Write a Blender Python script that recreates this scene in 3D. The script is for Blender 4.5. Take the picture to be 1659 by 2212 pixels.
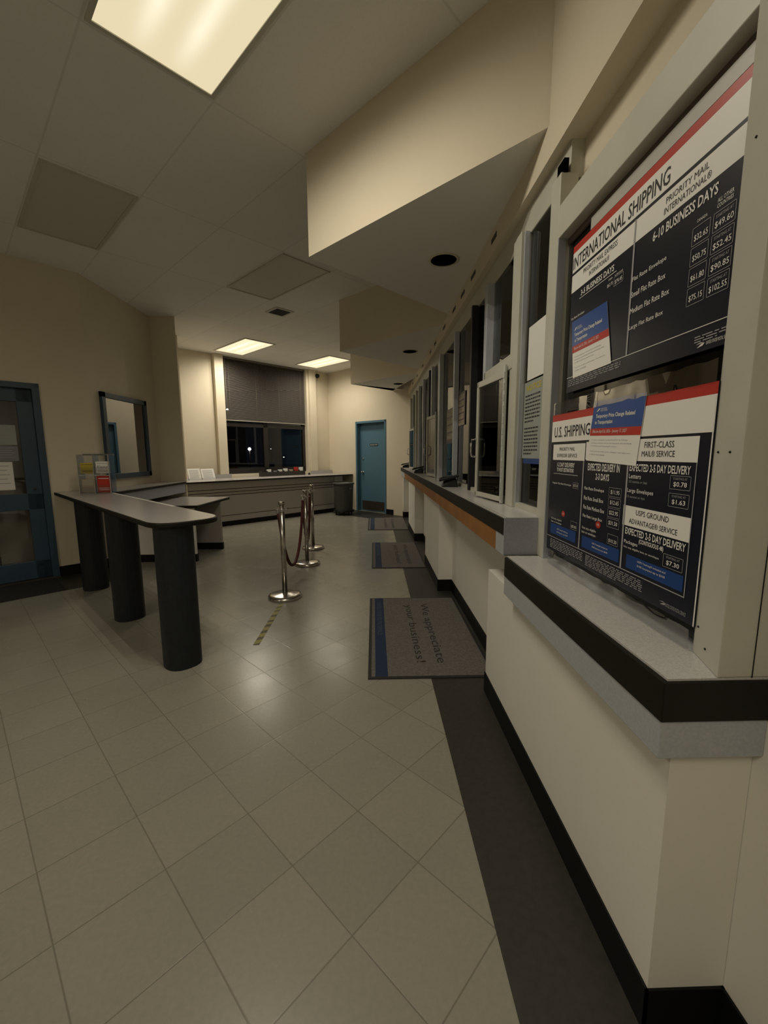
import bpy, math, random
from mathutils import Vector, Matrix
random.seed(7)
D, S = bpy.data, bpy.context.scene
R2 = math.sqrt(2.0)
for o in list(D.objects): D.objects.remove(o)
col = S.collection

# ---------------------------------------------------------------- camera, world, exposure
CH = 1.40                                   # eye height
PITCH, YAW, ROLL = 0.13924, 0.023926, -0.004643
fw = Vector((math.sin(YAW)*math.cos(PITCH), math.cos(YAW)*math.cos(PITCH), -math.sin(PITCH)))
rt = Vector((math.cos(YAW), -math.sin(YAW), 0)); up = rt.cross(fw)
r2 = rt*math.cos(ROLL)+up*math.sin(ROLL); u2 = -rt*math.sin(ROLL)+up*math.cos(ROLL)
cd = D.cameras.new('camera'); cam = D.objects.new('camera', cd); col.objects.link(cam)
cd.sensor_fit = 'HORIZONTAL'; cd.sensor_width = 36; cd.lens = 899.73/1659*36; cd.clip_start = 0.02
cam.matrix_world = Matrix(((r2.x, u2.x, -fw.x, 0), (r2.y, u2.y, -fw.y, 0), (r2.z, u2.z, -fw.z, CH), (0, 0, 0, 1)))
S.camera = cam
w = D.worlds.new('night'); S.world = w; w.use_nodes = True
w.node_tree.nodes['Background'].inputs[0].default_value = (0.05, 0.06, 0.09, 1)
w.node_tree.nodes['Background'].inputs[1].default_value = 0.05
S.view_settings.view_transform = 'Standard'; S.view_settings.look = 'None'
S.view_settings.exposure = 0.0; S.view_settings.gamma = 1.0; S.view_settings.use_curve_mapping = False
LAMP = 0.50                                  # overall lamp power factor
LAMP_COL = (1.0, 0.91, 0.745)

# ---------------------------------------------------------------- materials
def mat(name, colr, rough=0.6, metal=0.0, noise=0.0, nscale=30.0, bump=0.0, bscale=120.0, spec=0.5, coat=0.0, col2=None):
    m = D.materials.new(name); m.use_nodes = True; nt = m.node_tree; b = nt.nodes['Principled BSDF']
    b.inputs['Base Color'].default_value = (*colr, 1); b.inputs['Roughness'].default_value = rough
    b.inputs['Metallic'].default_value = metal; b.inputs['Specular IOR Level'].default_value = spec
    if coat: b.inputs['Coat Weight'].default_value = coat; b.inputs['Coat Roughness'].default_value = 0.08
    tc = nt.nodes.new('ShaderNodeTexCoord')
    if noise or col2:
        n = nt.nodes.new('ShaderNodeTexNoise'); n.inputs['Scale'].default_value = nscale; n.inputs['Detail'].default_value = 4
        nt.links.new(tc.outputs['Object'], n.inputs['Vector'])
        r = nt.nodes.new('ShaderNodeMapRange'); r.inputs[1].default_value = 0.35; r.inputs[2].default_value = 0.65
        mx = nt.nodes.new('ShaderNodeMix'); mx.data_type = 'RGBA'
        c2 = col2 or tuple(c*(1-noise) for c in colr)
        mx.inputs[6].default_value = (*colr, 1); mx.inputs[7].default_value = (*c2, 1)
        nt.links.new(n.outputs[0], r.inputs[0]); nt.links.new(r.outputs[0], mx.inputs[0]); nt.links.new(mx.outputs[2], b.inputs['Base Color'])
    if bump:
        n2 = nt.nodes.new('ShaderNodeTexNoise'); n2.inputs['Scale'].default_value = bscale
        bp = nt.nodes.new('ShaderNodeBump'); bp.inputs['Strength'].default_value = bump; bp.inputs['Distance'].default_value = 0.002
        nt.links.new(tc.outputs['Object'], n2.inputs['Vector']); nt.links.new(n2.outputs[0], bp.inputs['Height']); nt.links.new(bp.outputs[0], b.inputs['Normal'])
    return m

def grid_mat(name, colr, line, per_a, per_b, off_a, off_b, width, rough, noise, nscale, bump, soft=0.0, scuff=None):
    """tiles laid at 45 degrees to the counter: lines every per_a / per_b along the two diagonals"""
    m = D.materials.new(name); m.use_nodes = True; nt = m.node_tree; b = nt.nodes['Principled BSDF']; L = nt.links.new
    def nd(t, **k):
        n = nt.nodes.new(t)
        for a, v in k.items(): setattr(n, a, v)
        return n
    def ma(op, a, c=None, d=None):
        n = nd('ShaderNodeMath', operation=op)
        for i, v in enumerate((a, c, d)):
            if v is None: continue
            if isinstance(v, (int, float)): n.inputs[i].default_value = v
            else: L(v, n.inputs[i])
        return n.outputs[0]
    tc = nd('ShaderNodeTexCoord'); sp = nd('ShaderNodeSeparateXYZ'); L(tc.outputs['Object'], sp.inputs[0])
    A = ma('MULTIPLY', ma('ADD', sp.outputs[0], sp.outputs[1]), 1/R2)
    Bc = ma('MULTIPLY', ma('SUBTRACT', sp.outputs[0], sp.outputs[1]), 1/R2)
    def tri(c, off, per):           # distance to the nearest line, and cell number
        q = ma('DIVIDE', ma('SUBTRACT', c, off), per); f = ma('FRACT', q)
        return ma('MULTIPLY', ma('MINIMUM', f, ma('SUBTRACT', 1.0, f)), per), ma('FLOOR', q)
    da, ia = tri(A, off_a, per_a); db, ib = tri(Bc, off_b, per_b)
    d = ma('MINIMUM', da, db)
    ln = nd('ShaderNodeMapRange'); ln.inputs[1].default_value = width*0.4; ln.inputs[2].default_value = width; ln.inputs[3].default_value = 1; ln.inputs[4].default_value = 0
    L(d, ln.inputs[0])
    cb = nd('ShaderNodeCombineXYZ'); L(ia, cb.inputs[0]); L(ib, cb.inputs[1])
    wn = nd('ShaderNodeTexWhiteNoise', noise_dimensions='2D'); L(cb.outputs[0], wn.inputs['Vector'])
    n = nd('ShaderNodeTexNoise'); n.inputs['Scale'].default_value = nscale; n.inputs['Detail'].default_value = 5; L(tc.outputs['Object'], n.inputs['Vector'])
    n3 = nd('ShaderNodeTexNoise'); n3.inputs['Scale'].default_value = 2.2; n3.inputs['Detail'].default_value = 4; L(tc.outputs['Object'], n3.inputs['Vector'])
    v = ma('ADD', ma('MULTIPLY', n.outputs[0], noise), ma('ADD', ma('MULTIPLY', wn.outputs['Value'], noise*0.35), ma('MULTIPLY', n3.outputs[0], noise*1.0)))
    k = ma('SUBTRACT', 1.0+noise*1.1, v)
    base = nd('ShaderNodeVectorMath', operation='SCALE'); base.inputs[0].default_value = colr; L(k, base.inputs['Scale'])
    mx = nd('ShaderNodeMix', data_type='RGBA'); L(ma('MULTIPLY', ln.outputs[0], 1.0-soft), mx.inputs[0]); L(base.outputs[0], mx.inputs[6]); mx.inputs[7].default_value = (*line, 1)
    L(mx.outputs[2], b.inputs['Base Color']); b.inputs['Specular IOR Level'].default_value = 0.4
    rr = ma('ADD', rough-0.08, ma('MULTIPLY', n3.outputs[0], 0.2)); L(rr, b.inputs['Roughness'])
    if bump:
        bp = nd('ShaderNodeBump'); bp.inputs['Strength'].default_value = bump; bp.inputs['Distance'].default_value = 0.002
        L(ma('SUBTRACT', ma('MULTIPLY', n.outputs[0], 0.4), ln.outputs[0]), bp.inputs['Height']); L(bp.outputs[0], b.inputs['Normal'])
    return m

def glass_mat(name, tint=(1, 1, 1), ior=1.5, boost=1.0):
    m = D.materials.new(name); m.use_nodes = True; nt = m.node_tree; nt.nodes.clear()
    out = nt.nodes.new('ShaderNodeOutputMaterial'); mx = nt.nodes.new('ShaderNodeMixShader')
    fr = nt.nodes.new('ShaderNodeFresnel'); fr.inputs[0].default_value = ior
    t = nt.nodes.new('ShaderNodeBsdfTransparent'); t.inputs[0].default_value = (*tint, 1)
    g = nt.nodes.new('ShaderNodeBsdfGlossy'); g.inputs['Roughness'].default_value = 0.01
    mu = nt.nodes.new('ShaderNodeMath'); mu.operation = 'MULTIPLY'; mu.inputs[1].default_value = boost; mu.use_clamp = True
    nt.links.new(fr.outputs[0], mu.inputs[0]); nt.links.new(mu.outputs[0], mx.inputs[0])
    nt.links.new(t.outputs[0], mx.inputs[1]); nt.links.new(g.outputs[0], mx.inputs[2]); nt.links.new(mx.outputs[0], out.inputs[0])
    return m

def emit_mat(name, c, s):
    m = D.materials.new(name); m.use_nodes = True; nt = m.node_tree; nt.nodes.clear()
    out = nt.nodes.new('ShaderNodeOutputMaterial'); e = nt.nodes.new('ShaderNodeEmission')
    e.inputs[0].default_value = (*c, 1); e.inputs[1].default_value = s; nt.links.new(e.outputs[0], out.inputs[0]); return m

def lens_mat(name, strength):
    """prismatic diffuser with two tubes behind it: two soft brighter bands along the fixture (local y)"""
    m = D.materials.new(name); m.use_nodes = True; nt = m.node_tree; nt.nodes.clear(); L = nt.links.new
    out = nt.nodes.new('ShaderNodeOutputMaterial'); e = nt.nodes.new('ShaderNodeEmission')
    tc = nt.nodes.new('ShaderNodeTexCoord'); sp = nt.nodes.new('ShaderNodeSeparateXYZ'); L(tc.outputs['Object'], sp.inputs[0])
    def ma(op, a, c=None):
        n = nt.nodes.new('ShaderNodeMath'); n.operation = op
        for i, v in enumerate((a, c)):
            if v is None: continue
            if isinstance(v, (int, float)): n.inputs[i].default_value = v
            else: L(v, n.inputs[i])
        return n.outputs[0]
    ax = ma('ABSOLUTE', sp.outputs[0]); q = ma('DIVIDE', ma('SUBTRACT', ax, 0.095), 0.045)
    g = ma('EXPONENT', ma('MULTIPLY', ma('MULTIPLY', q, q), -1.0))
    ys = nt.nodes.new('ShaderNodeMapRange'); ys.inputs[1].default_value = 0.60; ys.inputs[2].default_value = 0.30; L(ma('ABSOLUTE', sp.outputs[1]), ys.inputs[0])
    g = ma('MULTIPLY', g, ys.outputs[0])
    mx = nt.nodes.new('ShaderNodeMix'); mx.data_type = 'RGBA'; L(g, mx.inputs[0])
    mx.inputs[6].default_value = (0.78, 0.67, 0.43, 1); mx.inputs[7].default_value = (1.0, 0.90, 0.66, 1)
    L(mx.outputs[2], e.inputs[0]); e.inputs[1].default_value = strength; L(e.outputs[0], out.inputs[0]); return m

M = {}
M['wall'] = mat('cream wall paint', (0.70, 0.63, 0.495), 0.75, bump=0.15, bscale=250, noise=0.03, nscale=3, spec=0.2)
M['wall2'] = mat('pale counter wall laminate', (0.78, 0.755, 0.69), 0.6, bump=0.08, bscale=250, noise=0.03, nscale=3, spec=0.25)
M['bounce_paint'] = mat('underside paint lightened for bounce', (0.82, 0.80, 0.75), 0.85, spec=0.2)  # paler than the walls to imitate bounced light on the bulkhead undersides
M['trim'] = mat('painted metal frame', (0.54, 0.53, 0.455), 0.45, noise=0.06, nscale=8)
M['trimb'] = mat('aluminium mullion', (0.50, 0.53, 0.58), 0.4, metal=0.35, noise=0.05, nscale=9)
M['floor'] = grid_mat('cream vinyl floor tiles', (0.275, 0.262, 0.215), (0.12, 0.11, 0.085), .3048, .3048, .0734, .127, .0030, 0.24, 0.24, 60, 0.12, 0.38)
M['darkfloor'] = mat('dark speckled floor border', (0.036, 0.034, 0.027), 0.45, noise=0.35, nscale=40, col2=(0.026, 0.025, 0.021))
M['ceil'] = grid_mat('ceiling tiles', (0.82, 0.81, 0.78), (0.64, 0.63, 0.60), .645, 1.29, .983-.3225, -1.959-.645, .008, 0.9, 0.10, 90, 0.3, 0.35)
M['ceiltile'] = mat('unlit lens', (0.58, 0.565, 0.50), 0.5, bump=0.2, bscale=300)
M['base'] = mat('black rubber baseboard', (0.005, 0.005, 0.006), 0.5, spec=0.25)
M['black'] = mat('black plastic', (0.006, 0.006, 0.007), 0.4, spec=0.3)
M['recess_shade'] = mat('black recess shade', (0.002, 0.002, 0.002), 1.0, spec=0.0)  # near black puts the shade of gaps and holes into the colour
M['blackedge'] = mat('black laminate edge', (0.008, 0.007, 0.0045), 0.5, spec=0.25)
M['jamb'] = mat('black rubber jamb', (0.008, 0.008, 0.012), 0.5)
M['greylam'] = mat('grey laminate', (0.44, 0.455, 0.49), 0.4, noise=0.12, nscale=150)
M['bluegrey'] = mat('blue grey laminate', (0.36, 0.375, 0.42), 0.45, noise=0.12, nscale=150)
M['countertop'] = mat('speckled grey counter laminate', (0.58, 0.57, 0.55), 0.28, noise=0.2, nscale=220)
M['orange'] = mat('orange wood laminate', (0.36, 0.15, 0.035), 0.45, noise=0.25, nscale=6)
M['deskleg'] = mat('charcoal laminate column', (0.017, 0.021, 0.026), 0.5, noise=0.2, nscale=25, spec=0.25)
M['desktop'] = mat('grey desk laminate', (0.46, 0.44, 0.43), 0.22, noise=0.15, nscale=200)
M['casework'] = mat('grey brown casework laminate', (0.40, 0.37, 0.33), 0.5, noise=0.1, nscale=120)
M['teal'] = mat('teal door paint', (0.085, 0.175, 0.24), 0.4, bump=0.05)
M['teald'] = mat('dark teal frame paint', (0.030, 0.062, 0.10), 0.4, noise=0.1, nscale=5)
M['steel'] = mat('brushed stainless steel', (0.52, 0.49, 0.45), 0.22, metal=1.0, noise=0.08, nscale=40)
M['chrome'] = mat('chrome', (0.75, 0.75, 0.75), 0.08, metal=1.0)
M['kick'] = mat('bronze kick plate', (0.09, 0.075, 0.06), 0.4, metal=0.6)
M['rope'] = mat('burgundy rope', (0.075, 0.012, 0.012), 0.75, bump=0.6, bscale=90)
M['mat'] = mat('grey brown carpet', (0.155, 0.143, 0.13), 0.95, bump=0.9, bscale=500, noise=0.3, nscale=70)
M['matedge'] = mat('black mat rubber', (0.014, 0.014, 0.015), 0.7)
M['matblue'] = mat('blue carpet', (0.012, 0.030, 0.080), 0.95, bump=0.8, bscale=500, noise=0.25, nscale=70)
M['matbluel'] = mat('faded blue lettering', (0.07, 0.09, 0.13), 0.95)
M['mattext'] = mat('dark carpet lettering', (0.022, 0.021, 0.022), 0.95)
M['white'] = mat('white print', (0.88, 0.87, 0.83), 0.35)
M['paper'] = mat('white paper', (0.80, 0.79, 0.75), 0.7)
M['navy'] = mat('navy print', (0.007, 0.009, 0.021), 0.3)
M['pblue'] = mat('royal blue print', (0.028, 0.085, 0.31), 0.3)
M['pblue2'] = mat('deep blue print', (0.012, 0.055, 0.22), 0.3)
M['red'] = mat('red print', (0.50, 0.035, 0.025), 0.35)
M['ptext'] = mat('white lettering', (0.82, 0.81, 0.78), 0.4)
M['pgrey'] = mat('grey lettering', (0.36, 0.36, 0.38), 0.5)
M['ink'] = mat('black lettering', (0.012, 0.012, 0.018), 0.4)
M['yellow'] = mat('yellow print', (0.55, 0.45, 0.05), 0.5)
M['ytape'] = mat('yellow tape', (0.34, 0.31, 0.09), 0.6, noise=0.3, nscale=40)
M['btape'] = mat('worn black tape', (0.12, 0.11, 0.08), 0.7)
M['greenpaper'] = mat('pale grey green paper', (0.33, 0.36, 0.33), 0.6)
M['brown'] = mat('brown sign', (0.085, 0.06, 0.055), 0.5)
M['tan'] = mat('tan panel', (0.42, 0.36, 0.27), 0.7)
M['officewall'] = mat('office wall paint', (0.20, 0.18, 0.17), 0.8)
M['officefloor'] = mat('office carpet', (0.05, 0.05, 0.055), 0.9)
M['slat'] = mat('brown grey blind slat', (0.14, 0.122, 0.105), 0.6)
M['cord'] = mat('pale cord', (0.35, 0.32, 0.26), 0.7)
M['winframe'] = mat('dark bronze window frame', (0.022, 0.019, 0.017), 0.4)
M['bin'] = mat('grey plastic bin', (0.055, 0.057, 0.055), 0.5, noise=0.1, nscale=10)
M['glass'] = glass_mat('clear glass', (0.93, 0.94, 0.95))
M['nightglass'] = glass_mat('window glass', (0.85, 0.88, 0.9), boost=1.0)
M['acrylic'] = glass_mat('clear acrylic', (0.94, 0.94, 0.95), boost=0.6)
M['sleeve'] = glass_mat('clear plastic sleeve', (0.72, 0.74, 0.78), boost=0.3)
M['asphalt'] = mat('asphalt', (0.04, 0.04, 0.04), 0.9)
M['hinge'] = mat('pale hinge metal', (0.55, 0.58, 0.56), 0.35, metal=0.3)
M['screen'] = mat('dark terminal screen', (0.06, 0.06, 0.08), 0.12)
M['lens'] = lens_mat('lit diffuser', 1.05)
M['lens2'] = lens_mat('lit diffuser far', 1.35)

# ---------------------------------------------------------------- mesh builder
class MB:
    def __init__(s): s.v = []; s.f = []; s.mi = []; s.mats = []; s.sm = []
    def slot(s, m):
        m = M[m] if isinstance(m, str) else m
        if m not in s.mats: s.mats.append(m)
        return s.mats.index(m)
    def add(s, vs, fs, m=None, smooth=False):
        k = len(s.v); s.v += [tuple(v) for v in vs]; i = s.slot(m) if m is not None else 0
        for f in fs: s.f.append(tuple(k+j for j in f)); s.mi.append(i); s.sm.append(smooth)
        return s
    def prism(s, poly, z0, z1, m=None):
        n = len(poly)
        ar = sum(poly[i][0]*poly[(i+1) % n][1]-poly[(i+1) % n][0]*poly[i][1] for i in range(n))
        if ar < 0: poly = poly[::-1]
        vs = [(x, y, z0) for x, y in poly]+[(x, y, z1) for x, y in poly]
        fs = [tuple(range(n-1, -1, -1)), tuple(range(n, 2*n))]+[(i, (i+1) % n, n+(i+1) % n, n+i) for i in range(n)]
        return s.add(vs, fs, m)
    def box(s, x0, x1, y0, y1, z0, z1, m=None):
        return s.prism([(x0, y0), (x1, y0), (x1, y1), (x0, y1)], z0, z1, m)
    def ab(s, a0, a1, b0, b1, z0, z1, m=None):     # box in the diagonal frame
        return s.prism([P(a0, b0), P(a1, b0), P(a1, b1), P(a0, b1)], z0, z1, m)
    def lathe(s, prof, cx=0, cy=0, n=32, m=None, smooth=True, sx=1, sy=1):
        vs = []; fs = []
        for r, z in prof:
            for i in range(n):
                t = 2*math.pi*i/n; vs.append((cx+r*sx*math.cos(t), cy+r*sy*math.sin(t), z))
        for j in range(len(prof)-1):
            for i in range(n): fs.append((j*n+i, j*n+(i+1) % n, (j+1)*n+(i+1) % n, (j+1)*n+i))
        fs.append(tuple(range(n-1, -1, -1))); k = (len(prof)-1)*n; fs.append(tuple(range(k, k+n)))
        return s.add(vs, fs, m, smooth)
    def tube(s, pts, r, n=12, m=None):
        pts = [Vector(p) for p in pts]; vs = []; fs = []
        for i, p in enumerate(pts):
            t = (pts[min(i+1, len(pts)-1)]-pts[max(i-1, 0)]).normalized()
            a = Vector((0, 0, 1)) if abs(t.z) < 0.9 else Vector((1, 0, 0))
            u = t.cross(a).normalized(); v = t.cross(u)
            rr = r[i] if isinstance(r, (list, tuple)) else r
            for k in range(n):
                q = 2*math.pi*k/n; vs.append(p+u*rr*math.cos(q)+v*rr*math.sin(q))
        for i in range(len(pts)-1):
            for k in range(n): fs.append((i*n+k, i*n+(k+1) % n, (i+1)*n+(k+1) % n, (i+1)*n+k))
        fs.append(tuple(range(n-1, -1, -1))); k = (len(pts)-1)*n; fs.append(tuple(range(k, k+n)))
        return s.add(vs, fs, m, True)

def P(a, b): return ((a+b)/R2, (a-b)/R2)            # diagonal frame -> x, y

def tag(o, label=None, cat=None, group=None, kind=None):
    if label: o['label'] = label
    if cat: o['category'] = cat
    if group: o['group'] = group
    if kind: o['kind'] = kind
    return o

def obj(name, mb, m=None, parent=None, bevel=0.0, loc=None):
    me = D.meshes.new(name); me.from_pydata([tuple(v) for v in mb.v], [], mb.f)
    mats = mb.mats if mb.mats else [M[m] if isinstance(m, str) else m]
    for x in mats: me.materials.append(x)
    if mb.mats:
        me.polygons.foreach_set('material_index', mb.mi)
    me.polygons.foreach_set('use_smooth', mb.sm)
    me.update()
    o = D.objects.new(name, me); col.objects.link(o)
    if loc is not None:                              # put the origin at loc
        me.transform(Matrix.Translation(-Vector(loc))); o.location = loc
    if parent is not None:
        o.parent = parent
        if loc is None:
            # children are modelled in world space: undo the parent's placement
            pm = Matrix.Translation(parent.location) @ parent.rotation_euler.to_matrix().to_4x4()
            o.matrix_parent_inverse = (pm.inverted() if parent.parent is None else (PM(parent)).inverted())
    if bevel:
        b = o.modifiers.new('bevel', 'BEVEL'); b.width = bevel; b.segments = 2; b.limit_method = 'ANGLE'
    return o

def PM(o):
    m = Matrix.Translation(o.location) @ o.rotation_euler.to_matrix().to_4x4()
    if o.parent: m = PM(o.parent) @ o.matrix_parent_inverse @ m
    return m

def thing(name, label, cat, loc, group=None, kind=None):
    o = D.objects.new(name, None); o.empty_display_size = 0.1; col.objects.link(o); o.location = loc
    return tag(o, label, cat, group, kind)

def local(name, mb, m, parent, bevel=0.0):          # mesh modelled in the parent's own frame
    me_o = obj(name, mb, m, None, bevel); me_o.parent = parent; return me_o

def struct(name, mb, m, parent=None, bevel=0.0):
    o = obj(name, mb, m, parent, bevel)
    if parent is None: o['kind'] = 'structure'
    return o

_font_cache = {}
def glyphs(s, bold=0.0):
    k = (s, bold)
    if k not in _font_cache:
        c = D.curves.new('t', 'FONT'); c.body = s; c.size = 1; c.offset = bold; c.resolution_u = 2
        o = D.objects.new('t', c); col.objects.link(o); bpy.context.view_layer.update()
        me = D.meshes.new_from_object(o.evaluated_get(bpy.context.evaluated_depsgraph_get()))
        vs = [v.co.copy() for v in me.vertices]; fs = [tuple(p.vertices) for p in me.polygons]
        D.objects.remove(o); D.curves.remove(c); D.meshes.remove(me); _font_cache[k] = (vs, fs)
    return _font_cache[k]

def text(mb, s, m, box, fr, bold=0.0, slant=0.0, keep=None):
    """stretch the string into box=(u0,u1,v0,v1) of frame fr(u,v); keep='l'|'c' keeps natural-ish width limit"""
    vs, fs = glyphs(s, bold)
    if not vs: return
    x0 = min(v.x for v in vs); x1 = max(v.x for v in vs); y0 = min(v.y for v in vs); y1 = max(v.y for v in vs)
    u0, u1, v0, v1 = box
    out = []
    for v in vs:
        a = (v.x-x0)/(x1-x0); b = (v.y-y0)/(y1-y0)
        out.append(fr(u0+(u1-u0)*a+slant*(b-0.5)*(v1-v0), v0+(v1-v0)*b))
    mb.add(out, fs, m)

# ---------------------------------------------------------------- structure
ZC, ZS = 3.44, 2.78
AW, BWIN, BENT = 9.93/R2, -12.25/R2, -8.45/R2     # door wall (a), window wall (b), entry wall (b)
XR, XP = 0.79, 0.65                                # recessed and projecting faces of the counter wall
HC, HS, XE = 1.105, 0.93, 0.60                     # counter height, shelf height, front edge

mb = MB(); mb.box(-9, 6, -4, 14, -0.1, 0, 'floor'); struct('floor', mb, None)
mb = MB(); mb.prism([(.35, -3.3), (.85, -3.3), (.85, 9.55), (.35, 9.55)], 0, .0012, 'darkfloor'); struct('trim_1', mb, None)
mb = MB(); mb.prism([P(6.28, -7.75), P(6.28, -6.05), P(AW, -6.3), P(AW, -7.9)], 0, .0010, 'darkfloor'); struct('trim_2', mb, None)
mb = MB(); mb.ab(-4.5, 1.3, BENT, -5.305, 0, .0010, 'darkfloor'); struct('trim_3', mb, None)
mb = MB(); mb.box(-9, 6, -4, 14, ZC, ZC+.1, 'ceil'); struct('ceiling', mb, None)

# room shell
mb = MB(); mb.ab(AW, AW+.15, BWIN-.3, -7.637, 0, ZC); mb.ab(AW, AW+.15, -6.614, -5.6, 0, ZC); mb.ab(AW, AW+.15, -7.637, -6.614, 2.17, ZC)
mb.box(.44, .80, 9.49, 9.64, 0, ZC)
struct('wall_back', mb, 'wall')
a0, a1 = 4.19, 6.303                                # main window opening along the wall
mb = MB(); mb.ab(1.2, a0, BWIN-.15, BWIN, 0, ZC); mb.ab(a1, AW+.15, BWIN-.15, BWIN, 0, ZC); mb.ab(a0, a1, BWIN-.15, BWIN, 0, .97)
struct('wall_window', mb, 'wall')
mb = MB(); mb.ab(4.0, a0, BWIN, BWIN+.10, 0, ZC); mb.ab(6.36, 6.56, BWIN, BWIN+.10, 0, ZC); mb.ab(a1, 6.36, BWIN, BWIN+.05, 0, ZC)
struct('trim_4', mb, 'wall', bevel=.004)
mb = MB(); mb.prism([(-3.33, 5.12), (-3.33, 6.62), (-2.954, 6.62), (-4.35, 8.02), (-4.6, 8.02), (-4.6, 5.12)], 0, ZC)
struct('wall_left', mb, 'wall')
mb = MB(); mb.ab(.80, 1.266, BENT-.15, BENT, 0, ZC); mb.ab(-5, -.30, BENT-.15, BENT, 0, ZC); mb.ab(-.30, .80, BENT-.15, BENT, 2.17, ZC)
struct('wall_entry', mb, 'wall')
mb = MB(); mb.box(-7.2, 1.0, -3.4, -3.25, 0, ZC); mb.box(-7.3, -7.15, -3.4, 1.9, 0, ZC)
struct('wall_rear', mb, 'wall')
# wall under the counter: recessed face with projecting piers
mb = MB(); mb.box(XR, .87, 2.2, 9.49, 0, HC-.17)
for y0, y1 in ((4.115, 5.20), (6.60, 7.75), (9.12, 9.49)): mb.box(XP, XR+.01, y0, y1, 0, HC-.17)
mb.box(XP, XR+.045, .82, 2.29, 0, .93-.185)
mb.box(XR+.046, .95, -3.3, .825, 0, ZC)
struct('wall_right', mb, 'wall2')
def bb(mb, x0, y0, x1, y1, h=.12, t=.006):         # baseboard along a segment, on its left side
    dx, dy = x1-x0, y1-y0; l = math.hypot(dx, dy); nx, ny = -dy/l*t, dx/l*t; ex, ey = dx/l*t, dy/l*t
    mb.prism([(x0-ex, y0-ey), (x1+ex, y1+ey), (x1+nx+ex, y1+ny+ey), (x0+nx-ex, y0+ny-ey)], 0.0, h)
mb = MB()
for y0, y1, x in ((-3.2, .82, XR+.045), (.82, 2.29, XP), (2.29, 4.115, XR), (4.115, 5.2, XP), (5.2, 6.6, XR), (6.6, 7.75, XP), (7.75, 9.12, XR), (9.12, 9.49, XP)):
    bb(mb, x, y0, x, y1)
for y, xa, xb in ((.82, XP, XR+.045), (4.115, XP, XR), (6.6, XP, XR), (9.12, XP, XR)): bb(mb, xb, y, xa, y)
for y in (2.29, 5.2, 7.75): bb(mb, XP, y, XR, y)
struct('baseboard_right', mb, 'base')
mb = MB(); bb(mb, .65, 9.49, .44, 9.49); x, y = P(AW, -6.614); bb(mb, .44, 9.49, x, y); struct('baseboard_back', mb, 'base')
mb = MB(); x, y = P(.80, BENT); bb(mb, -3.33, 5.12, x, y); bb(mb, -3.33, 6.6, -3.33, 5.12); struct('baseboard_entry', mb, 'base')

# sawtooth bulkheads over the counter
for i, y0 in enumerate((3.18, 5.935, 8.62)):
    x0 = -.447; t = .90-x0
    far = [(.90, y0+t)] if i < 2 else [((9.93-(y0-x0))/2, (9.93+(y0-x0))/2), (.44, 9.49), (.90, 9.49)]
    mb = MB(); mb.prism([(x0, y0), (.90, y0-t)]+far, ZS, ZC, 'wall'); mb.mi[0] = mb.slot('bounce_paint')
    o = struct('trim_%d' % (5+i), mb, 'wall')
# upper wall above the teller windows: fascia board, shadow gap, head band
mb = MB(); mb.box(.80, .90, -3.3, 9.49, ZS-.12, ZC); mb.box(.757, .86, -3.3, 9.49, 2.64, ZS); mb.box(.757, .80, -3.3, 1.96, ZS, ZC)
struct('trim_8', mb, 'wall')
mb = MB(); mb.box(.855, .90, -3.3, 1.83, 2.26, 2.67); struct('trim_9', mb, 'wall')
mb = MB(); mb.box(.80, .87, 1.83, 9.49, 2.50, 2.66)
struct('trim_10', mb, 'trim', bevel=.003)
mb = MB()
for y in (2.72, 3.25, 3.62, 4.0, 4.55, 5.2, 5.62, 6.5, 7.3, 8.1):
    mb.box(.7545, .7575, y, y+.11+.03*(y > 3), 2.705, 2.735)
struct('trim_11', mb, 'black')  # thin black strips painted on for shadow gaps along the fascia

# ---------------------------------------------------------------- price-board window (nearest, right)
win = thing('window_1', None, None, (.80, 1.3, HS), kind='structure')
mb = MB()
mb.prism([(.755, .919), (.717, .80), (.90, .80), (.90, .919)], HS, 2.67)                   # near post, slightly splayed
mb.box(.757, .88, .90, 1.815, 2.26, 2.385)       # far stile, head
obj('frame', mb, 'trim', win, bevel=.003)
mb = MB(); mb.box(.757, .83, 1.815, 1.905, HS, 2.51); obj('post', mb, 'trim', win, bevel=.003)
mb = MB(); mb.box(.758, .788, 1.809, 1.8155, HS, 2.26); obj('inner_stile', mb, 'trimb', win)
mb = MB(); mb.box(.806, .812, .919, 1.815, HS, 2.26); obj('pane', mb, 'glass', win)
for y, z in ((.893, 1.40), (.845, 1.40), (.90, 1.0), (.86, .965), (.875, 2.0)):
    k = (y-.919)/(.80-.919); x = .755-.038*k
    mb = MB(); mb.lathe([(.0025, 0), (.0025, .0015)], n=12)
    mb.v = [(x-.0004-vz, y+vx, z+vy) for vx, vy, vz in mb.v]; mb.f = [f[::-1] for f in mb.f]
    obj('screw', mb, 'black', win)
mb = MB(); mb.box(.790, .7915, .7985, .801, HS, 2.66); obj('joint_line', mb, 'black', win)
mb = MB(); mb.box(.797, .806, .919, 1.809, 2.236, 2.26); obj('head_underside_strip', mb, mat('brown grey head underside', (.13, .11, .095), .7), win)  # brown grey strip added to stand in for the underside of the head
mb = MB(); mb.box(.766, .785, 1.812, 1.874, 2.508, 2.56); obj('post_gap_shade', mb, 'recess_shade', win)  # black block in place of the shaded gap above the post

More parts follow.
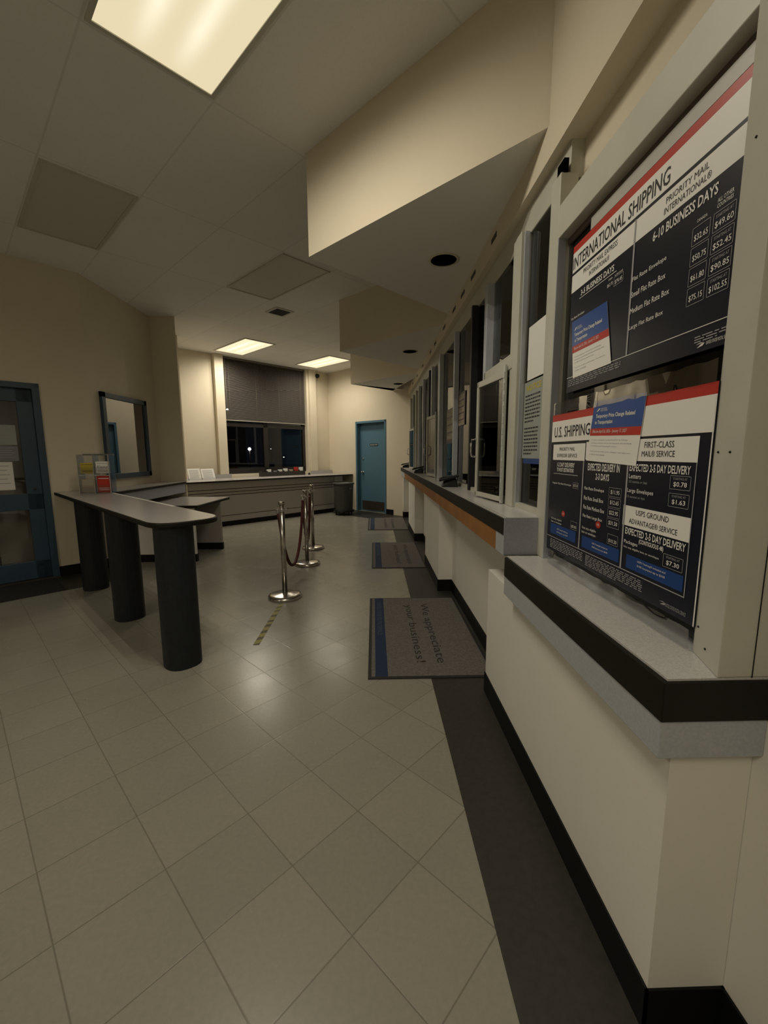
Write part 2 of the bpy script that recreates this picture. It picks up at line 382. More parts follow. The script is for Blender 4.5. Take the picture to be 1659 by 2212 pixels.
# ---------------------------------------------------------------- teller windows
tw = thing('window_2', None, None, (.80, 5.5, HC), kind='structure')
def post(y0, y1, x0=.757, x1=.83, z0=HC, z1=2.51, m='trim', name='mullion'):
    mb = MB(); mb.box(x0, x1, y0, y1, z0, z1); return obj(name, mb, m, tw, bevel=.003)
post(2.262, 2.345); post(2.345, 2.395, .762, .82); post(2.255, 2.262, .772, .80, m='trimb'); post(1.905, 1.92, .80, .83)
post(2.90, 2.96, .757, .86, z1=2.51, m='trimb'); post(2.345, 2.92, z0=1.86, z1=1.94, x1=.83, name='transom')
post(3.32, 3.36, .757, .812, m='jamb', name='jamb'); post(3.36, 3.39, .79, .83, m='trimb')
post(4.00, 4.05, .757, .802, m='trimb'); post(4.88, 4.96, .757, .805, m='trimb'); post(4.96, 5.02, .757, .83)
post(5.56, 5.62, .757, .83, m='trimb'); post(5.80, 5.85, .757, .80, m='jamb', name='jamb')
post(6.50, 6.56, .757, .80, m='trimb'); post(7.12, 7.17, .757, .80, m='trimb'); post(7.62, 7.70, .757, .81, m='trim')
post(8.15, 8.2, .757, .80, m='trimb'); post(8.7, 8.76, .757, .80, m='trim'); post(9.2, 9.26, .757, .80, m='trimb')
mb = MB(); mb.box(.775, .83, 1.905, 9.49, HC, HC+.026); obj('sill_rail', mb, 'trim', tw)
mb = MB()
for y0, y1 in ((1.905, 2.262), (2.96, 3.32), (3.39, 4.0), (4.05, 4.88), (5.85, 6.5), (6.56, 7.12), (7.17, 7.62), (8.2, 8.7), (8.76, 9.2), (9.26, 9.48)):
    mb.box(.806, .812, y0, y1, HC+.02, 2.50)
mb.box(.806, .812, 2.345, 2.90, 1.94, 2.50); mb.box(.806, .812, 5.02, 5.56, 1.94, 2.50)
obj('pane', mb, 'glass', tw)

def casement(y, label):
    t = thing('casement', label, 'window', (.752, y, HC), 'hinged service casements on the counter'); t.rotation_euler = (0, 0, math.radians(7))
    L = .43; z0, z1 = .012, .755
    mb = MB(); w2 = .028
    mb.box(-.012, .012, .016, .026, z0, z1); mb.box(-.012, .012, L-w2, L, z0, z1); mb.box(-.012, .012, .02, L, z0, z0+w2); mb.box(-.012, .012, .02, L, z1-w2*1.3, z1)
    local('frame', mb, 'trim', t, .002)
    mb = MB(); mb.box(-.003, .003, .026, L-w2, z0+w2, z1-w2*1.3); local('pane', mb, 'glass', t)
    mb = MB(); mb.box(-.014, -.002, -.005, .016, .004, z1+.03); 
    for k in range(12): mb.box(-.018, -.012, -.004, .010, .03+k*.062, .03+k*.062+.035)
    local('hinge', mb, 'hinge', t)
    h = MB(); h.tube([(-.012, L-.015, .27), (-.045, L-.015, .275), (-.05, L-.015, .30), (-.05, L-.015, .36), (-.045, L-.015, .385), (-.012, L-.015, .39)], .006)
    local('handle', h, 'chrome', t)
    return t
casement(2.405, 'narrow hinged casement nearest the price boards, ajar over the counter with a chrome pull')
casement(5.055, 'second hinged casement down the counter, beyond the first card terminal')
casement(7.74, 'farthest hinged casement, near the end of the counter')

# back office seen through the glass
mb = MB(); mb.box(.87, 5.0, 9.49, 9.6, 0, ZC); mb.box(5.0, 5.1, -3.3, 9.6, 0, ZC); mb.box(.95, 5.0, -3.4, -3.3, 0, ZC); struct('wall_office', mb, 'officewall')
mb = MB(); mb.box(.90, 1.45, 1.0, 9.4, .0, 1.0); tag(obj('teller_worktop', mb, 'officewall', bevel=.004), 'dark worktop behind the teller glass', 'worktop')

# ---------------------------------------------------------------- display shelf (near) and service counter (far)
t = thing('display_shelf', 'low ledge with black edge band below the price boards', 'shelf', (.6, 1.3, HS-.18))
mb = MB(); mb.prism([(XE+.012, .80), (.835, .80), (.835, 1.86), (XE+.012, 1.86)], HS-.005, HS); obj('top', mb, 'countertop', t)
mb = MB(); mb.box(XE, .86, .792, 1.86, HS-.094, HS-.0055); obj('edge_band', mb, 'blackedge', t, bevel=.002)
mb = MB(); mb.box(XE+.004, .835, .797, 1.868, HS-.182, HS-.094); obj('apron', mb, 'greylam', t, bevel=.002)
t = thing('service_counter', 'long counter with dark edge and orange wood apron under the teller windows', 'counter', (.6, 5.6, HC-.18))
mb = MB(); mb.box(XE+.004, .83, 1.885, 9.49, HC-.006, HC); obj('top', mb, 'countertop', t)
mb = MB(); mb.box(XE, .80, 1.885, 9.49, HC-.084, HC-.0065); obj('edge_band', mb, 'blackedge', t, bevel=.002)
mb = MB(); mb.box(XE+.004, .80, 2.02, 8.2, HC-.180, HC-.084); obj('orange_apron', mb, 'orange', t)['label'] = 'orange wood grain apron'
for q0, q1 in ((1.885, 2.02), (8.2, 9.49)): mb = MB(); mb.box(XE+.004, .80, q0, q1, HC-.180, HC-.084); obj('apron', mb, 'greylam', t)
mb = MB(); mb.box(XE, .757, 1.878, 1.886, HS, HC-.001); obj('end_panel', mb, 'bluegrey', t)['label'] = 'blue grey laminate end panel'
mb = MB(); mb.box(XE+.012, XE+.0145, 1.89, 9.45, HC, HC+.0008); obj('edge_line', mb, 'steel', t)

# ---------------------------------------------------------------- posters
def sheet_frame(x, s, off=0.0):                    # (Y, Z) measured on the board -> point on the sheet's face
    return lambda Y, Z: (x-off, Y*s, CH+(Z-CH)*s)
def rect(mb, fr, Y0, Y1, Z0, Z1, m):
    mb.add([fr(Y0, Z0), fr(Y1, Z0), fr(Y1, Z1), fr(Y0, Z1)], [(0, 1, 2, 3)], m)
def outline(mb, fr, Y0, Y1, Z0, Z1, m, w=.0012):
    rect(mb, fr, Y0, Y1, Z0, Z0+w, m); rect(mb, fr, Y0, Y1, Z1-w, Z1, m)
    rect(mb, fr, min(Y0, Y1), min(Y0, Y1)+w, Z0, Z1, m); rect(mb, fr, max(Y0, Y1)-w, max(Y0, Y1), Z0, Z1, m)
def scribble(mb, fr, Yl, Yr, Z, h, m, n):          # print too small to read: rows of short word marks
    random.seed(int(Z*1000)+n)
    for k in range(n):
        y = Yl; z = Z-k*h
        e = Yr if k < n-1 else Yl+(Yr-Yl)*.6
        while y > e:
            l = random.uniform(.012, .034); y2 = max(e, y-l); rect(mb, fr, y, y2, z-h*.42, z, m); y = y2-.006
def T(mb, fr, s, Yl, Yr, Z0, Z1, m, bold=0.0): text(mb, s, m, (Yl, Yr, Z0, Z1), fr, bold)

# --- international board (stands inside the opening)
t = thing('price_board', 'upper price board headed INTERNATIONAL SHIPPING in the nearest window', 'poster', (.785, 1.34, 1.64), 'shipping price boards in the nearest window')
X0 = .789; f0 = sheet_frame(X0, 1.0); f1 = sheet_frame(X0, 1.0, .0006); f2 = sheet_frame(X0, 1.0, .0012)
mb = MB(); mb.box(X0, X0+.004, .925, 1.735, 1.64, 2.192); obj('board', mb, 'navy', t)
mb = MB()
rect(mb, f1, 1.735, .925, 2.168, 2.193, 'red'); rect(mb, f1, 1.735, .925, 2.096, 2.168, 'white'); rect(mb, f1, 1.735, .925, 2.022, 2.086, 'white')
rect(mb, f2, 1.336, 1.328, 1.70, 2.088, 'pgrey'); rect(mb, f2, 1.735, .925, 1.697, 1.699, 'ptext'); rect(mb, f1, 1.735, .925, 2.086, 2.096, 'navy')
obj('colour_bands', mb, None, t)
mb = MB()
T(mb, f2, 'INTERNATIONAL SHIPPING', 1.730, 1.192, 2.106, 2.150, 'ink', .01)
T(mb, f2, 'PRIORITY MAIL EXPRESS', 1.645, 1.425, 2.061, 2.078, 'ink'); T(mb, f2, 'INTERNATIONAL\u00ae', 1.60, 1.47, 2.036, 2.053, 'ink')
T(mb, f2, 'PRIORITY MAIL', 1.20, 1.055, 2.058, 2.074, 'ink'); T(mb, f2, 'INTERNATIONAL\u00ae', 1.205, 1.045, 2.033, 2.050, 'ink')
obj('dark_lettering', mb, None, t)
mb = MB(); W = 'ptext'
T(mb, f2, '3-5 BUSINESS DAYS', 1.655, 1.435, 1.988, 2.008, W, .02); rect(mb, f2, 1.665, 1.42, 1.980, 1.982, W)
T(mb, f2, '6-10 BUSINESS DAYS', 1.245, 1.020, 1.984, 2.010, W, .02)
for s, z, yr in (('Flat Rate Envelope', 1.908, 1.180), ('Small Flat Rate Box', 1.865, 1.178), ('Medium Flat Rate Box', 1.818, 1.158), ('Large Flat Rate Box', 1.768, 1.176)):
    T(mb, f2, s, 1.328, yr, z, z+.016, W, .005)
for i, (p, q) in enumerate((('$32.65', '$49.60'), ('$50.75', '$52.45'), ('$61.80', '$90.85'), ('$75.15', '$102.55'))):
    z = 1.900-i*.0465
    outline(mb, f2, 1.090, 1.034, z, z+.042, 'pgrey'); T(mb, f2, p, 1.083, 1.040, z+.008, z+.024, W, .005)
    outline(mb, f2, 1.026, .964, z, z+.042, 'pgrey'); T(mb, f2, q, 1.020, .969, z+.006, z+.022, W, .005); T(mb, f2, 'STARTING AT', 1.018, .971, z+.029, z+.036, 'pgrey')
T(mb, f2, 'CANADA', 1.078, 1.046, 1.950, 1.957, W); T(mb, f2, 'ALL OTHER', 1.018, .974, 1.962, 1.971, W); T(mb, f2, 'COUNTRIES', 1.018, .974, 1.950, 1.959, W)
T(mb, f2, 'Flat Rate Envelope', 1.742-.02, 1.62, 1.915, 1.926, W); T(mb, f2, '$62.70', 1.47, 1.437, 1.945, 1.957, W); T(mb, f2, '$74.45', 1.425, 1.385, 1.940, 1.954, W)
T(mb, f2, 'CANADA', 1.465, 1.44, 1.966, 1.972, W); T(mb, f2, 'ALL OTHER COUNTRIES', 1.428, 1.383, 1.966, 1.972, W); outline(mb, f2, 1.431, 1.379, 1.936, 1.964, 'pgrey')
scribble(mb, f2, 1.72, 1.36, 1.688, .007, 'pgrey', 4); scribble(mb, f2, 1.05, .935, 1.678, .006, 'pgrey', 3)
obj('light_lettering', mb, None, t)
def emblem(mb, fr, Y, Z, s, m):                    # small wing-shaped postal mark with a name beside it
    mb.add([fr(Y, Z), fr(Y-.018*s, Z+.010*s), fr(Y-.030*s, Z+.010*s), fr(Y-.022*s, Z+.003*s)], [(0, 1, 2, 3)], m)
    mb.add([fr(Y+.004*s, Z+.010*s), fr(Y-.012*s, Z+.014*s), fr(Y-.028*s, Z+.012*s)], [(0, 1, 2)], m)
mb = MB(); emblem(mb, f2, 1.04, 1.650, .8, W); T(mb, f2, 'UNITED STATES POSTAL SERVICE', 1.012, .945, 1.652, 1.660, W); obj('postal_emblem', mb, None, t)
mb = MB(); mb.box(X0, X0+.003, .925, 1.61, 2.195, 2.236); obj('header_strip', mb, mat('pale grey strip', (.50, .49, .45), .4), t)

# --- domestic board (in a clear sleeve, stands in front of the frame)
t = thing('price_board', 'lower price board headed U.S. SHIPPING standing on the ledge', 'poster', (.752, 1.34, HS), 'shipping price boards in the nearest window')
X0 = .750; SC = .9567; f1 = sheet_frame(X0, SC, .0006); f2 = sheet_frame(X0, SC, .0012)
mb = MB(); mb.prism([(X0, .956*SC), (X0+.004, .956*SC), (X0+.004, 1.838*SC), (X0, 1.838*SC)], CH+(.974-CH)*SC, CH+(1.560-CH)*SC); obj('board', mb, 'navy', t)
mb = MB()
rect(mb, f1, 1.838, .956, 1.532, 1.560, 'red'); rect(mb, f1, 1.838, .956, 1.446, 1.532, 'white')
rect(mb, f1, 1.816, 1.541, 1.370, 1.435, 'white'); rect(mb, f1, 1.535, .996, 1.375, 1.439, 'white'); rect(mb, f1, 1.279, .996, 1.176, 1.238, 'white')
for y in (1.545, 1.272): rect(mb, f2, y+.004, y-.004, 1.037, 1.37, 'pgrey')
rect(mb, f2, .998, .995, 1.037, 1.375, 'pgrey'); rect(mb, f2, 1.838, .995, 1.034, 1.037, 'pgrey'); rect(mb, f2, .960, .956, .974, 1.53, 'paper')
for yl, yr, zb, zt in ((1.805, 1.575, 1.05, 1.095), (1.525, 1.285, 1.048, 1.092), (1.245, 1.005, 1.046, 1.088)): rect(mb, f1, yl, yr, zb, zt, 'pblue2')
obj('colour_bands', mb, None, t)
mb = MB()
T(mb, f2, 'U.S. SHIPPING', 1.812, 1.515, 1.464, 1.508, 'ink', .01)
T(mb, f2, 'PRIORITY MAIL', 1.755, 1.62, 1.408, 1.422, 'ink'); T(mb, f2, 'EXPRESS\u00ae SERVICE', 1.775, 1.60, 1.382, 1.397, 'ink')
T(mb, f2, 'FIRST-CLASS', 1.200, 1.080, 1.413, 1.430, 'ink'); T(mb, f2, 'MAIL\u00ae SERVICE', 1.210, 1.075, 1.388, 1.405, 'ink')
T(mb, f2, 'USPS GROUND', 1.215, 1.075, 1.214, 1.230, 'ink'); T(mb, f2, 'ADVANTAGE\u00ae SERVICE', 1.245, 1.040, 1.186, 1.202, 'ink')
obj('dark_lettering', mb, None, t)
mb = MB()
T(mb, f2, '1-2 DAY DELIVERY', 1.770, 1.615, 1.342, 1.360, W, .02); T(mb, f2, 'TO MOST DESTINATIONS', 1.770, 1.620, 1.322, 1.338, W, .02); rect(mb, f2, 1.80, 1.585, 1.311, 1.314, 'pgrey')
T(mb, f2, 'EXPECTED DELIVERY IN', 1.512, 1.313, 1.336, 1.362, W, .02); T(mb, f2, '2-3 DAYS', 1.455, 1.370, 1.305, 1.328, W, .02)
T(mb, f2, 'EXPECTED 2-5 DAY DELIVERY', 1.262, 1.014, 1.344, 1.366, W, .02)
T(mb, f2, 'Letters', 1.262, 1.205, 1.322, 1.336, W, .005); T(mb, f2, '3.5 ounces or less', 1.262, 1.175, 1.309, 1.317, 'pgrey')
T(mb, f2, 'Large Envelopes', 1.265, 1.145, 1.276, 1.292, W, .005); T(mb, f2, '13 ounces or less', 1.265, 1.18, 1.263, 1.271, 'pgrey')
for p, zb in (('$0.78', 1.304), ('$1.63', 1.258), ('$7.30', 1.094)):
    outline(mb, f2, 1.083, 1.010, zb, zb+.036, 'pgrey'); T(mb, f2, p, 1.070, 1.022, zb+.006, zb+.020, W, .01); T(mb, f2, 'STARTING AT', 1.072, 1.022, zb+.025, zb+.031, 'pgrey')
T(mb, f2, 'EXPECTED 2-5 DAY DELIVERY', 1.260, 1.006, 1.150, 1.171, W, .02); T(mb, f2, '(CONTIGUOUS 48)', 1.19, 1.085, 1.129, 1.146, W, .02)
T(mb, f2, 'Packages', 1.262, 1.195, 1.118, 1.132, W, .005); T(mb, f2, 'Use any eligible box or envelope', 1.262, 1.100, 1.105, 1.113, W)
T(mb, f2, 'Regular Flat Rate Envelope', 1.805, 1.635, 1.266, 1.276, W); outline(mb, f2, 1.62, 1.575, 1.262, 1.284, 'pgrey'); T(mb, f2, '$33.25', 1.615, 1.580, 1.267, 1.278, W)
for k, (s, p) in enumerate((('Flat Rate Envelope', '$11.95'), ('Flat Rate Small Box', '$12.65'), ('Flat Rate Medium Box', '$22.95'), ('Flat Rate Large Box', '$31.50'))):
    z = 1.262-k*.034; T(mb, f2, s, 1.528, 1.395-(.01 if k == 2 else 0), z, z+.014, W, .005); outline(mb, f2, 1.365, 1.295, z-.006, z+.024, 'pgrey'); T(mb, f2, p, 1.355, 1.305, z+.001, z+.016, W, .005)
T(mb, f2, 'Use any eligible', 1.800, 1.70, 1.112, 1.122, W); T(mb, f2, 'box or envelope', 1.800, 1.70, 1.098, 1.108, W)
T(mb, f2, 'Use any eligible', 1.528, 1.43, 1.116, 1.128, W); T(mb, f2, 'box or envelope', 1.528, 1.43, 1.100, 1.112, W)
outline(mb, f2, 1.355, 1.295, 1.098, 1.132, 'pgrey'); T(mb, f2, '$10.20', 1.348, 1.302, 1.103, 1.116, W); outline(mb, f2, 1.62, 1.568, 1.10, 1.132, 'pgrey'); T(mb, f2, '$33.00', 1.614, 1.574, 1.105, 1.117, W)
for yl, yr in ((1.74, 1.64), (1.45, 1.35), (1.19, 1.07)):
    T(mb, f2, 'USPS Tracking\u00ae included and', yl, yr, 1.073, 1.081, W); T(mb, f2, '$100 insurance up to $100', yl, yr, 1.060, 1.068, W)
scribble(mb, f2, 1.80, 1.51, 1.026, .007, 'pgrey', 6); scribble(mb, f2, 1.49, 1.16, 1.026, .006, 'pgrey', 7)
emblem(mb, f2, 1.08, .988, .8, 'pgrey'); T(mb, f2, 'UNITED STATES POSTAL SERVICE', 1.06, .985, .988, .998, 'pgrey')
obj('light_lettering', mb, None, t)
mb = MB()
for yc, zc in ((1.688, 1.150), (1.418, 1.150)):
    mb.add([f2(yc+.016*math.cos(q*math.pi/10), zc+.012*math.sin(q*math.pi/10)) for q in range(20)], [tuple(range(20))], 'red')
    f3 = sheet_frame(X0, SC, .0018); T(mb, f3, 'OR', yc+.008, yc-.008, zc-.004, zc+.004, 'ptext')
obj('red_dots', mb, None, t)
# clear sleeve around the lower board, hanging below it
mb = MB(); n = 26; vs = []; fs = []
random.seed(3)
for j, z in enumerate((.9355, .95, .968, .985)):
    for i in range(n+1):
        y = .918+(1.72-.918)*i/n
        vs.append((X0-.004-random.uniform(0, .006), y, z))
for j in range(3):
    for i in range(n): fs.append((j*(n+1)+i, j*(n+1)+i+1, (j+1)*(n+1)+i+1, (j+1)*(n+1)+i))
mb.add(vs, fs, 'sleeve', True)
sl = obj('plastic_sleeve', mb, None, t)
mb = MB(); vs = []; fs = []
for j, z in enumerate((1.553, 1.575, 1.60)):
    for i in range(n+1): vs.append((X0-.003-random.uniform(0, .003), .918+(1.74-.918)*i/n, z+random.uniform(-.003, .003)))
for j in range(2):
    for i in range(n): fs.append((j*(n+1)+i, j*(n+1)+i+1, (j+1)*(n+1)+i+1, (j+1)*(n+1)+i))
mb.add(vs, fs, 'sleeve', True); obj('sleeve_mouth', mb, None, t)

def notice(x, sc, TL, TR, BR, BL, k1, k2, label, gp):
    """price change notice: four measured corners (slightly tilted sheet)"""
    t = thing('price_change_notice', label, 'notice', (x, (TL[0]+BR[0])/2*sc, CH+(BL[1]-CH)*sc), gp)
    def fr(off):
        def g(u, v):                                # u: 0 left .. 1 right, v: 0 bottom .. 1 top
            Y = (BL[0]+(BR[0]-BL[0])*u)*(1-v)+(TL[0]+(TR[0]-TL[0])*u)*v
            Z = (BL[1]+(BR[1]-BL[1])*u)*(1-v)+(TL[1]+(TR[1]-TL[1])*u)*v
            return (x-off, Y*sc, CH+(Z-CH)*sc)
        return g
    a, b, c = fr(0), fr(.0008), fr(.0014)
    mb = MB(); q = [a(0, 0), a(1, 0), a(1, 1), a(0, 1)]; p = [b(0, 0), b(1, 0), b(1, 1), b(0, 1)]
    mb.add(q+p, [(3, 2, 1, 0), (4, 5, 6, 7), (0, 1, 5, 4), (1, 2, 6, 5), (2, 3, 7, 6), (3, 0, 4, 7)]); obj('sheet', mb, 'white', t)
    def R(mb, u0, u1, v0, v1, m, f=fr(.0012)): mb.add([f(u0, v0), f(u1, v0), f(u1, v1), f(u0, v1)], [(0, 1, 2, 3)], m)
    mb = MB(); R(mb, 0, 1, k1, 1, 'pblue'); R(mb, 0, 1, k2, k1, 'red'); obj('colour_bands', mb, None, t)
    c = fr(.0018); mb = MB()
    text(mb, 'Temporary Price Change Related', 'ptext', (.08, .86, .70, .78), c, .02); text(mb, 'to Transportation', 'ptext', (.08, .46, .60, .68), c, .02)
    text(mb, 'UNITED STATES', 'ptext', (.17, .30, .85, .875), c); text(mb, 'POSTAL SERVICE', 'ptext', (.17, .32, .82, .845), c)
    text(mb, 'Effective April 26, 2026 \u2013 January 17, 2027', 'ptext', (.06, .76, k2+.03, k1-.025), c)
    f = c; mb.add([f(.08, .82), f(.13, .875), f(.16, .87), f(.12, .83)], [(0, 1, 2, 3)], 'ptext')
    g = fr(.0014)
    text(mb, 'To support operations, increased prices for the following', 'pgrey', (.06, .80, .345, .37), g)
    text(mb, 'domestic products: Priority Mail Express\u00ae, Priority Mail\u00ae,', 'pgrey', (.06, .88, .295, .32), g)
    text(mb, 'and USPS Ground Advantage\u00ae services.', 'pgrey', (.06, .62, .245, .27), g)
    text(mb, 'There are no other price changes, visit usps.com', 'pgrey', (.06, .88, .155, .18), g)
    text(mb, 'or ask for more details.', 'pgrey', (.06, .40, .105, .13), g)
    obj('lettering', mb, None, t)
gp = 'price change notices'
notice(.7872, 1.0, (1.711, 1.908), (1.463, 1.903), (1.413, 1.693), (1.679, 1.690), .56, .44, 'blue, red and white price change notice on the lower left of the upper price board', gp)
notice(.7480, SC, (1.488, 1.578), (1.205, 1.571), (1.231, 1.360), (1.525, 1.372), .55, .43, 'blue, red and white price change notice over the top edge of the lower price board', gp)

# papers in the narrow pane beyond the first post
def paper(name, label, cat, x, Y0, Y1, Z0, Z1, m, parts, th=.001):
    t = thing(name, label, cat, (x, (Y0+Y1)/2, Z0))
    mb = MB(); mb.box(x-th, x, min(Y0, Y1), max(Y0, Y1), Z0, Z1); obj('sheet', mb, m, t)
    for nm, fn in parts:
        mb = MB(); fn(mb, sheet_frame(x-th, 1.0, .0006)); obj(nm, mb, None, t)
    return t
def pfun(mb, fr):
    T(mb, fr, 'NOTICE', 2.225, 2.03, 1.715, 1.745, 'yellow', .03)
def pbody(mb, fr): scribble(mb, fr, 2.235, 2.035, 1.695, .0185, 'ink', 8); scribble(mb, fr, 2.235, 2.05, 1.53, .0185, 'ink', 8)
paper('notice_sheet', 'tall pale green notice with a yellow heading in the narrow pane beyond the price boards', 'notice', .803, 2.258, 2.01, 1.372, 1.762, 'greenpaper', [('heading', pfun), ('lettering', pbody)])
paper('paper_sheet', 'blank white sheet in a glossy sleeve above the yellow-headed notice', 'paper', .802, 2.222, 2.01, 1.770, 2.033, 'paper', [])
paper('blue_card', 'dark blue card strip below the yellow-headed notice', 'card', .8045, 2.24, 2.0, 1.345, 1.372, 'pblue2', [])
# sign sheets further along
def far_sign(mb, fr):
    for k, s in enumerate(('PLEASE', 'HAVE YOUR', 'ITEMS', 'READY', 'THANK')):
        pass
def strips(Yl, Yr, zt, n, h=.044):
    def g(mb, fr):
        for k in range(n): rect(mb, fr, Yl, Yr+.02*(k % 2), zt-k*h*1.3-h, zt-k*h*1.3, 'tan'); scribble(mb, sheet_frame(.7985, 1.0), Yl-.01, Yr+.03, zt-k*h*1.3-.01, .018, 'brown', 1)
    return g
paper('hours_sign', 'brown sign with five pale name strips on the glass beyond the black jamb', 'sign', .8005, 3.70, 3.985, 1.65, 1.945, 'brown', [('strips', strips(3.965, 3.73, 1.925, 5))])
paper('hours_sign', 'second brown sign with pale strips, one pane farther along the counter', 'sign', .8005, 4.20, 4.62, 1.50, 1.86, 'brown', [('strips', strips(4.58, 4.25, 1.84, 4, .06))])
mb = MB(); mb.box(.83, .835, 3.45, 3.98, 1.15, 2.0); tag(obj('reflection_panel', mb, 'tan'), 'tan panel standing in for the door wall reflection behind the first brown sign', 'board')  # reflection of the bright door wall imitated by a tan panel
mb = MB(); mb.box(.83, .835, 4.10, 4.80, 1.55, 2.0); tag(obj('reflection_panel', mb, 'tan'), 'tan panel standing in for the door wall reflection behind the second brown sign', 'board')  # second tan panel, likewise in place of a reflection

# ---------------------------------------------------------------- card terminals on the counter
def terminal(y, label, s=1.0):
    t = thing('card_terminal', label, 'card terminal', (.685, y, HC), 'card terminals on the service counter')
    t.rotation_euler = (0, 0, math.radians(-8))
    mb = MB()
    mb.add([(-.075*s, -.10*s, 0), (.07*s, -.10*s, 0), (.07*s, .10*s, 0), (-.075*s, .10*s, 0), (-.055*s, -.085*s, .045), (.055*s, -.085*s, .075), (.055*s, .085*s, .075), (-.055*s, .085*s, .045)],
           [(3, 2, 1, 0), (0, 1, 5, 4), (1, 2, 6, 5), (2, 3, 7, 6), (3, 0, 4, 7), (4, 5, 6, 7)])
    local('base', mb, 'black', t, .006)
    mb = MB()
    mb.add([(-.095*s, -.115*s, .048), (.075*s, -.115*s, .088), (.075*s, .115*s, .088), (-.095*s, .115*s, .048), (-.098*s, -.115*s, .068), (.072*s, -.115*s, .108), (.072*s, .115*s, .108), (-.098*s, .115*s, .068)],
           [(3, 2, 1, 0), (0, 1, 5, 4), (1, 2, 6, 5), (2, 3, 7, 6), (3, 0, 4, 7), (4, 5, 6, 7)])
    local('body', mb, 'black', t, .005)
    mb = MB(); mb.add([(-.02*s, -.09*s, .089), (.062*s, -.09*s, .1085), (.062*s, .09*s, .1085), (-.02*s, .09*s, .089)], [(0, 1, 2, 3)])
    local('screen', mb, 'screen', t)
    mb = MB()
    for i in range(3):
        for j in range(4): 
            x = -.082*s+i*.018; mb.box(x, x+.012, -.07*s+j*.037, -.07*s+j*.037+.026, .071+(x+.098)*.235, .075+(x+.098)*.235)
    local('keypad', mb, 'deskleg', t)
terminal(3.75, 'largest black card terminal on the counter, nearest the price boards')
terminal(6.35, 'black card terminal in the middle of the counter run')
terminal(8.9, 'smallest black card terminal at the far end of the counter')

# ---------------------------------------------------------------- ceiling lights
def ceiling_light(a, b, lit, label, group, power=1.0, lens='lens', cat='ceiling light'):
    x, y = P(a, b); t = thing('ceiling_light', label, cat, (x, y, ZC), group)
    t.rotation_euler = (0, 0, math.radians(-45-90))  # local x along a, local y along b
    mb = MB(); w1, l1, w2, l2 = .31, .62, .287, .598
    for q in ((-w1, -w2, -l1, l1), (w2, w1, -l1, l1), (-w2, w2, -l1, -l2), (-w2, w2, l2, l1)): mb.box(q[0], q[1], q[2], q[3], -.012, 0)
    local('frame', mb, 'trim', t)
    mb = MB(); mb.box(-w2, w2, -l2, l2, -.006, -.001); local('diffuser', mb, lens if lit else 'ceiltile', t)
    if lit:
        for i in (-.095, .095):
            for j in (-.45, -.15, .15, .45):
                l = D.lights.new('tube_light', 'SPOT'); l.energy = 26*power*LAMP; l.color = LAMP_COL; l.spot_size = math.radians(172); l.spot_blend = 1.0; l.shadow_soft_size = 0.0
                lo = D.objects.new('tube_light', l); col.objects.link(lo); lo.parent = t; lo.location = (i, j, -.02)
    return t
g = 'lit two by four ceiling lights'
ceiling_light(.983, -1.959, True, 'nearest lit ceiling light, cut by the top edge of the photo', g, 1.0)
ceiling_light(4.207, -7.714, True, 'lit ceiling light left of the window blind top', g, 1.4, 'lens2')
ceiling_light(6.10, -7.696, True, 'lit ceiling light nearest the teal door', g, .9, 'lens2')
ceiling_light(-1.6, .65, True, 'lit ceiling light just behind the viewer', g, .7)
ceiling_light(-3.2, -1.9, True, 'added unseen ceiling light behind the viewer, filling the left wall', g, 1.7)  # added fill fixture out of view, lifts the left wall and ceiling
g2 = 'unlit ceiling lights'
ceiling_light(.983, -4.547, False, 'unlit ceiling light panel at the upper left', g2)
ceiling_light(2.93, -4.53, False, 'unlit ceiling light panel in the middle, beside the first bulkhead', g2)

t = thing('ceiling_vent', 'small square air vent with dark louvres in the middle of the ceiling', 'vent', (*P((-1.343+6.40)/R2, (-1.343-6.40)/R2), ZC))
va, vb = (-1.343+6.40)/R2, (-1.343-6.40)/R2
mb = MB(); mb.ab(va-.15, va+.15, vb-.15, vb+.15, ZC-.01, ZC); obj('frame', mb, 'ceiltile', t)
mb = MB()
for k in range(7): mb.ab(va-.11, va+.11, vb-.11+k*.033, vb-.11+k*.033+.02, ZC-.016, ZC-.010)
obj('louvres', mb, 'black', t)

def downlight(x, y, label):
    t = thing('recessed_downlight', label, 'downlight', (x, y, ZS), 'recessed downlights under the bulkheads')
    mb = MB(); mb.lathe([(.092, 0), (.112, 0), (.112, -.004), (.092, -.004)], n=40); local('ring', mb, 'wall', t)
    mb = MB(); mb.lathe([(.0925, -.0045), (.0925, -.001)], n=40); local('opening', mb, 'recess_shade', t)  # flat black disc, the dark inside of the hole is only colour
downlight(.515, 3.21, 'unlit recessed downlight under the nearest bulkhead')
downlight(.503, 5.92, 'unlit recessed downlight under the middle bulkhead')
downlight(.50, 8.58, 'unlit recessed downlight under the farthest bulkhead')

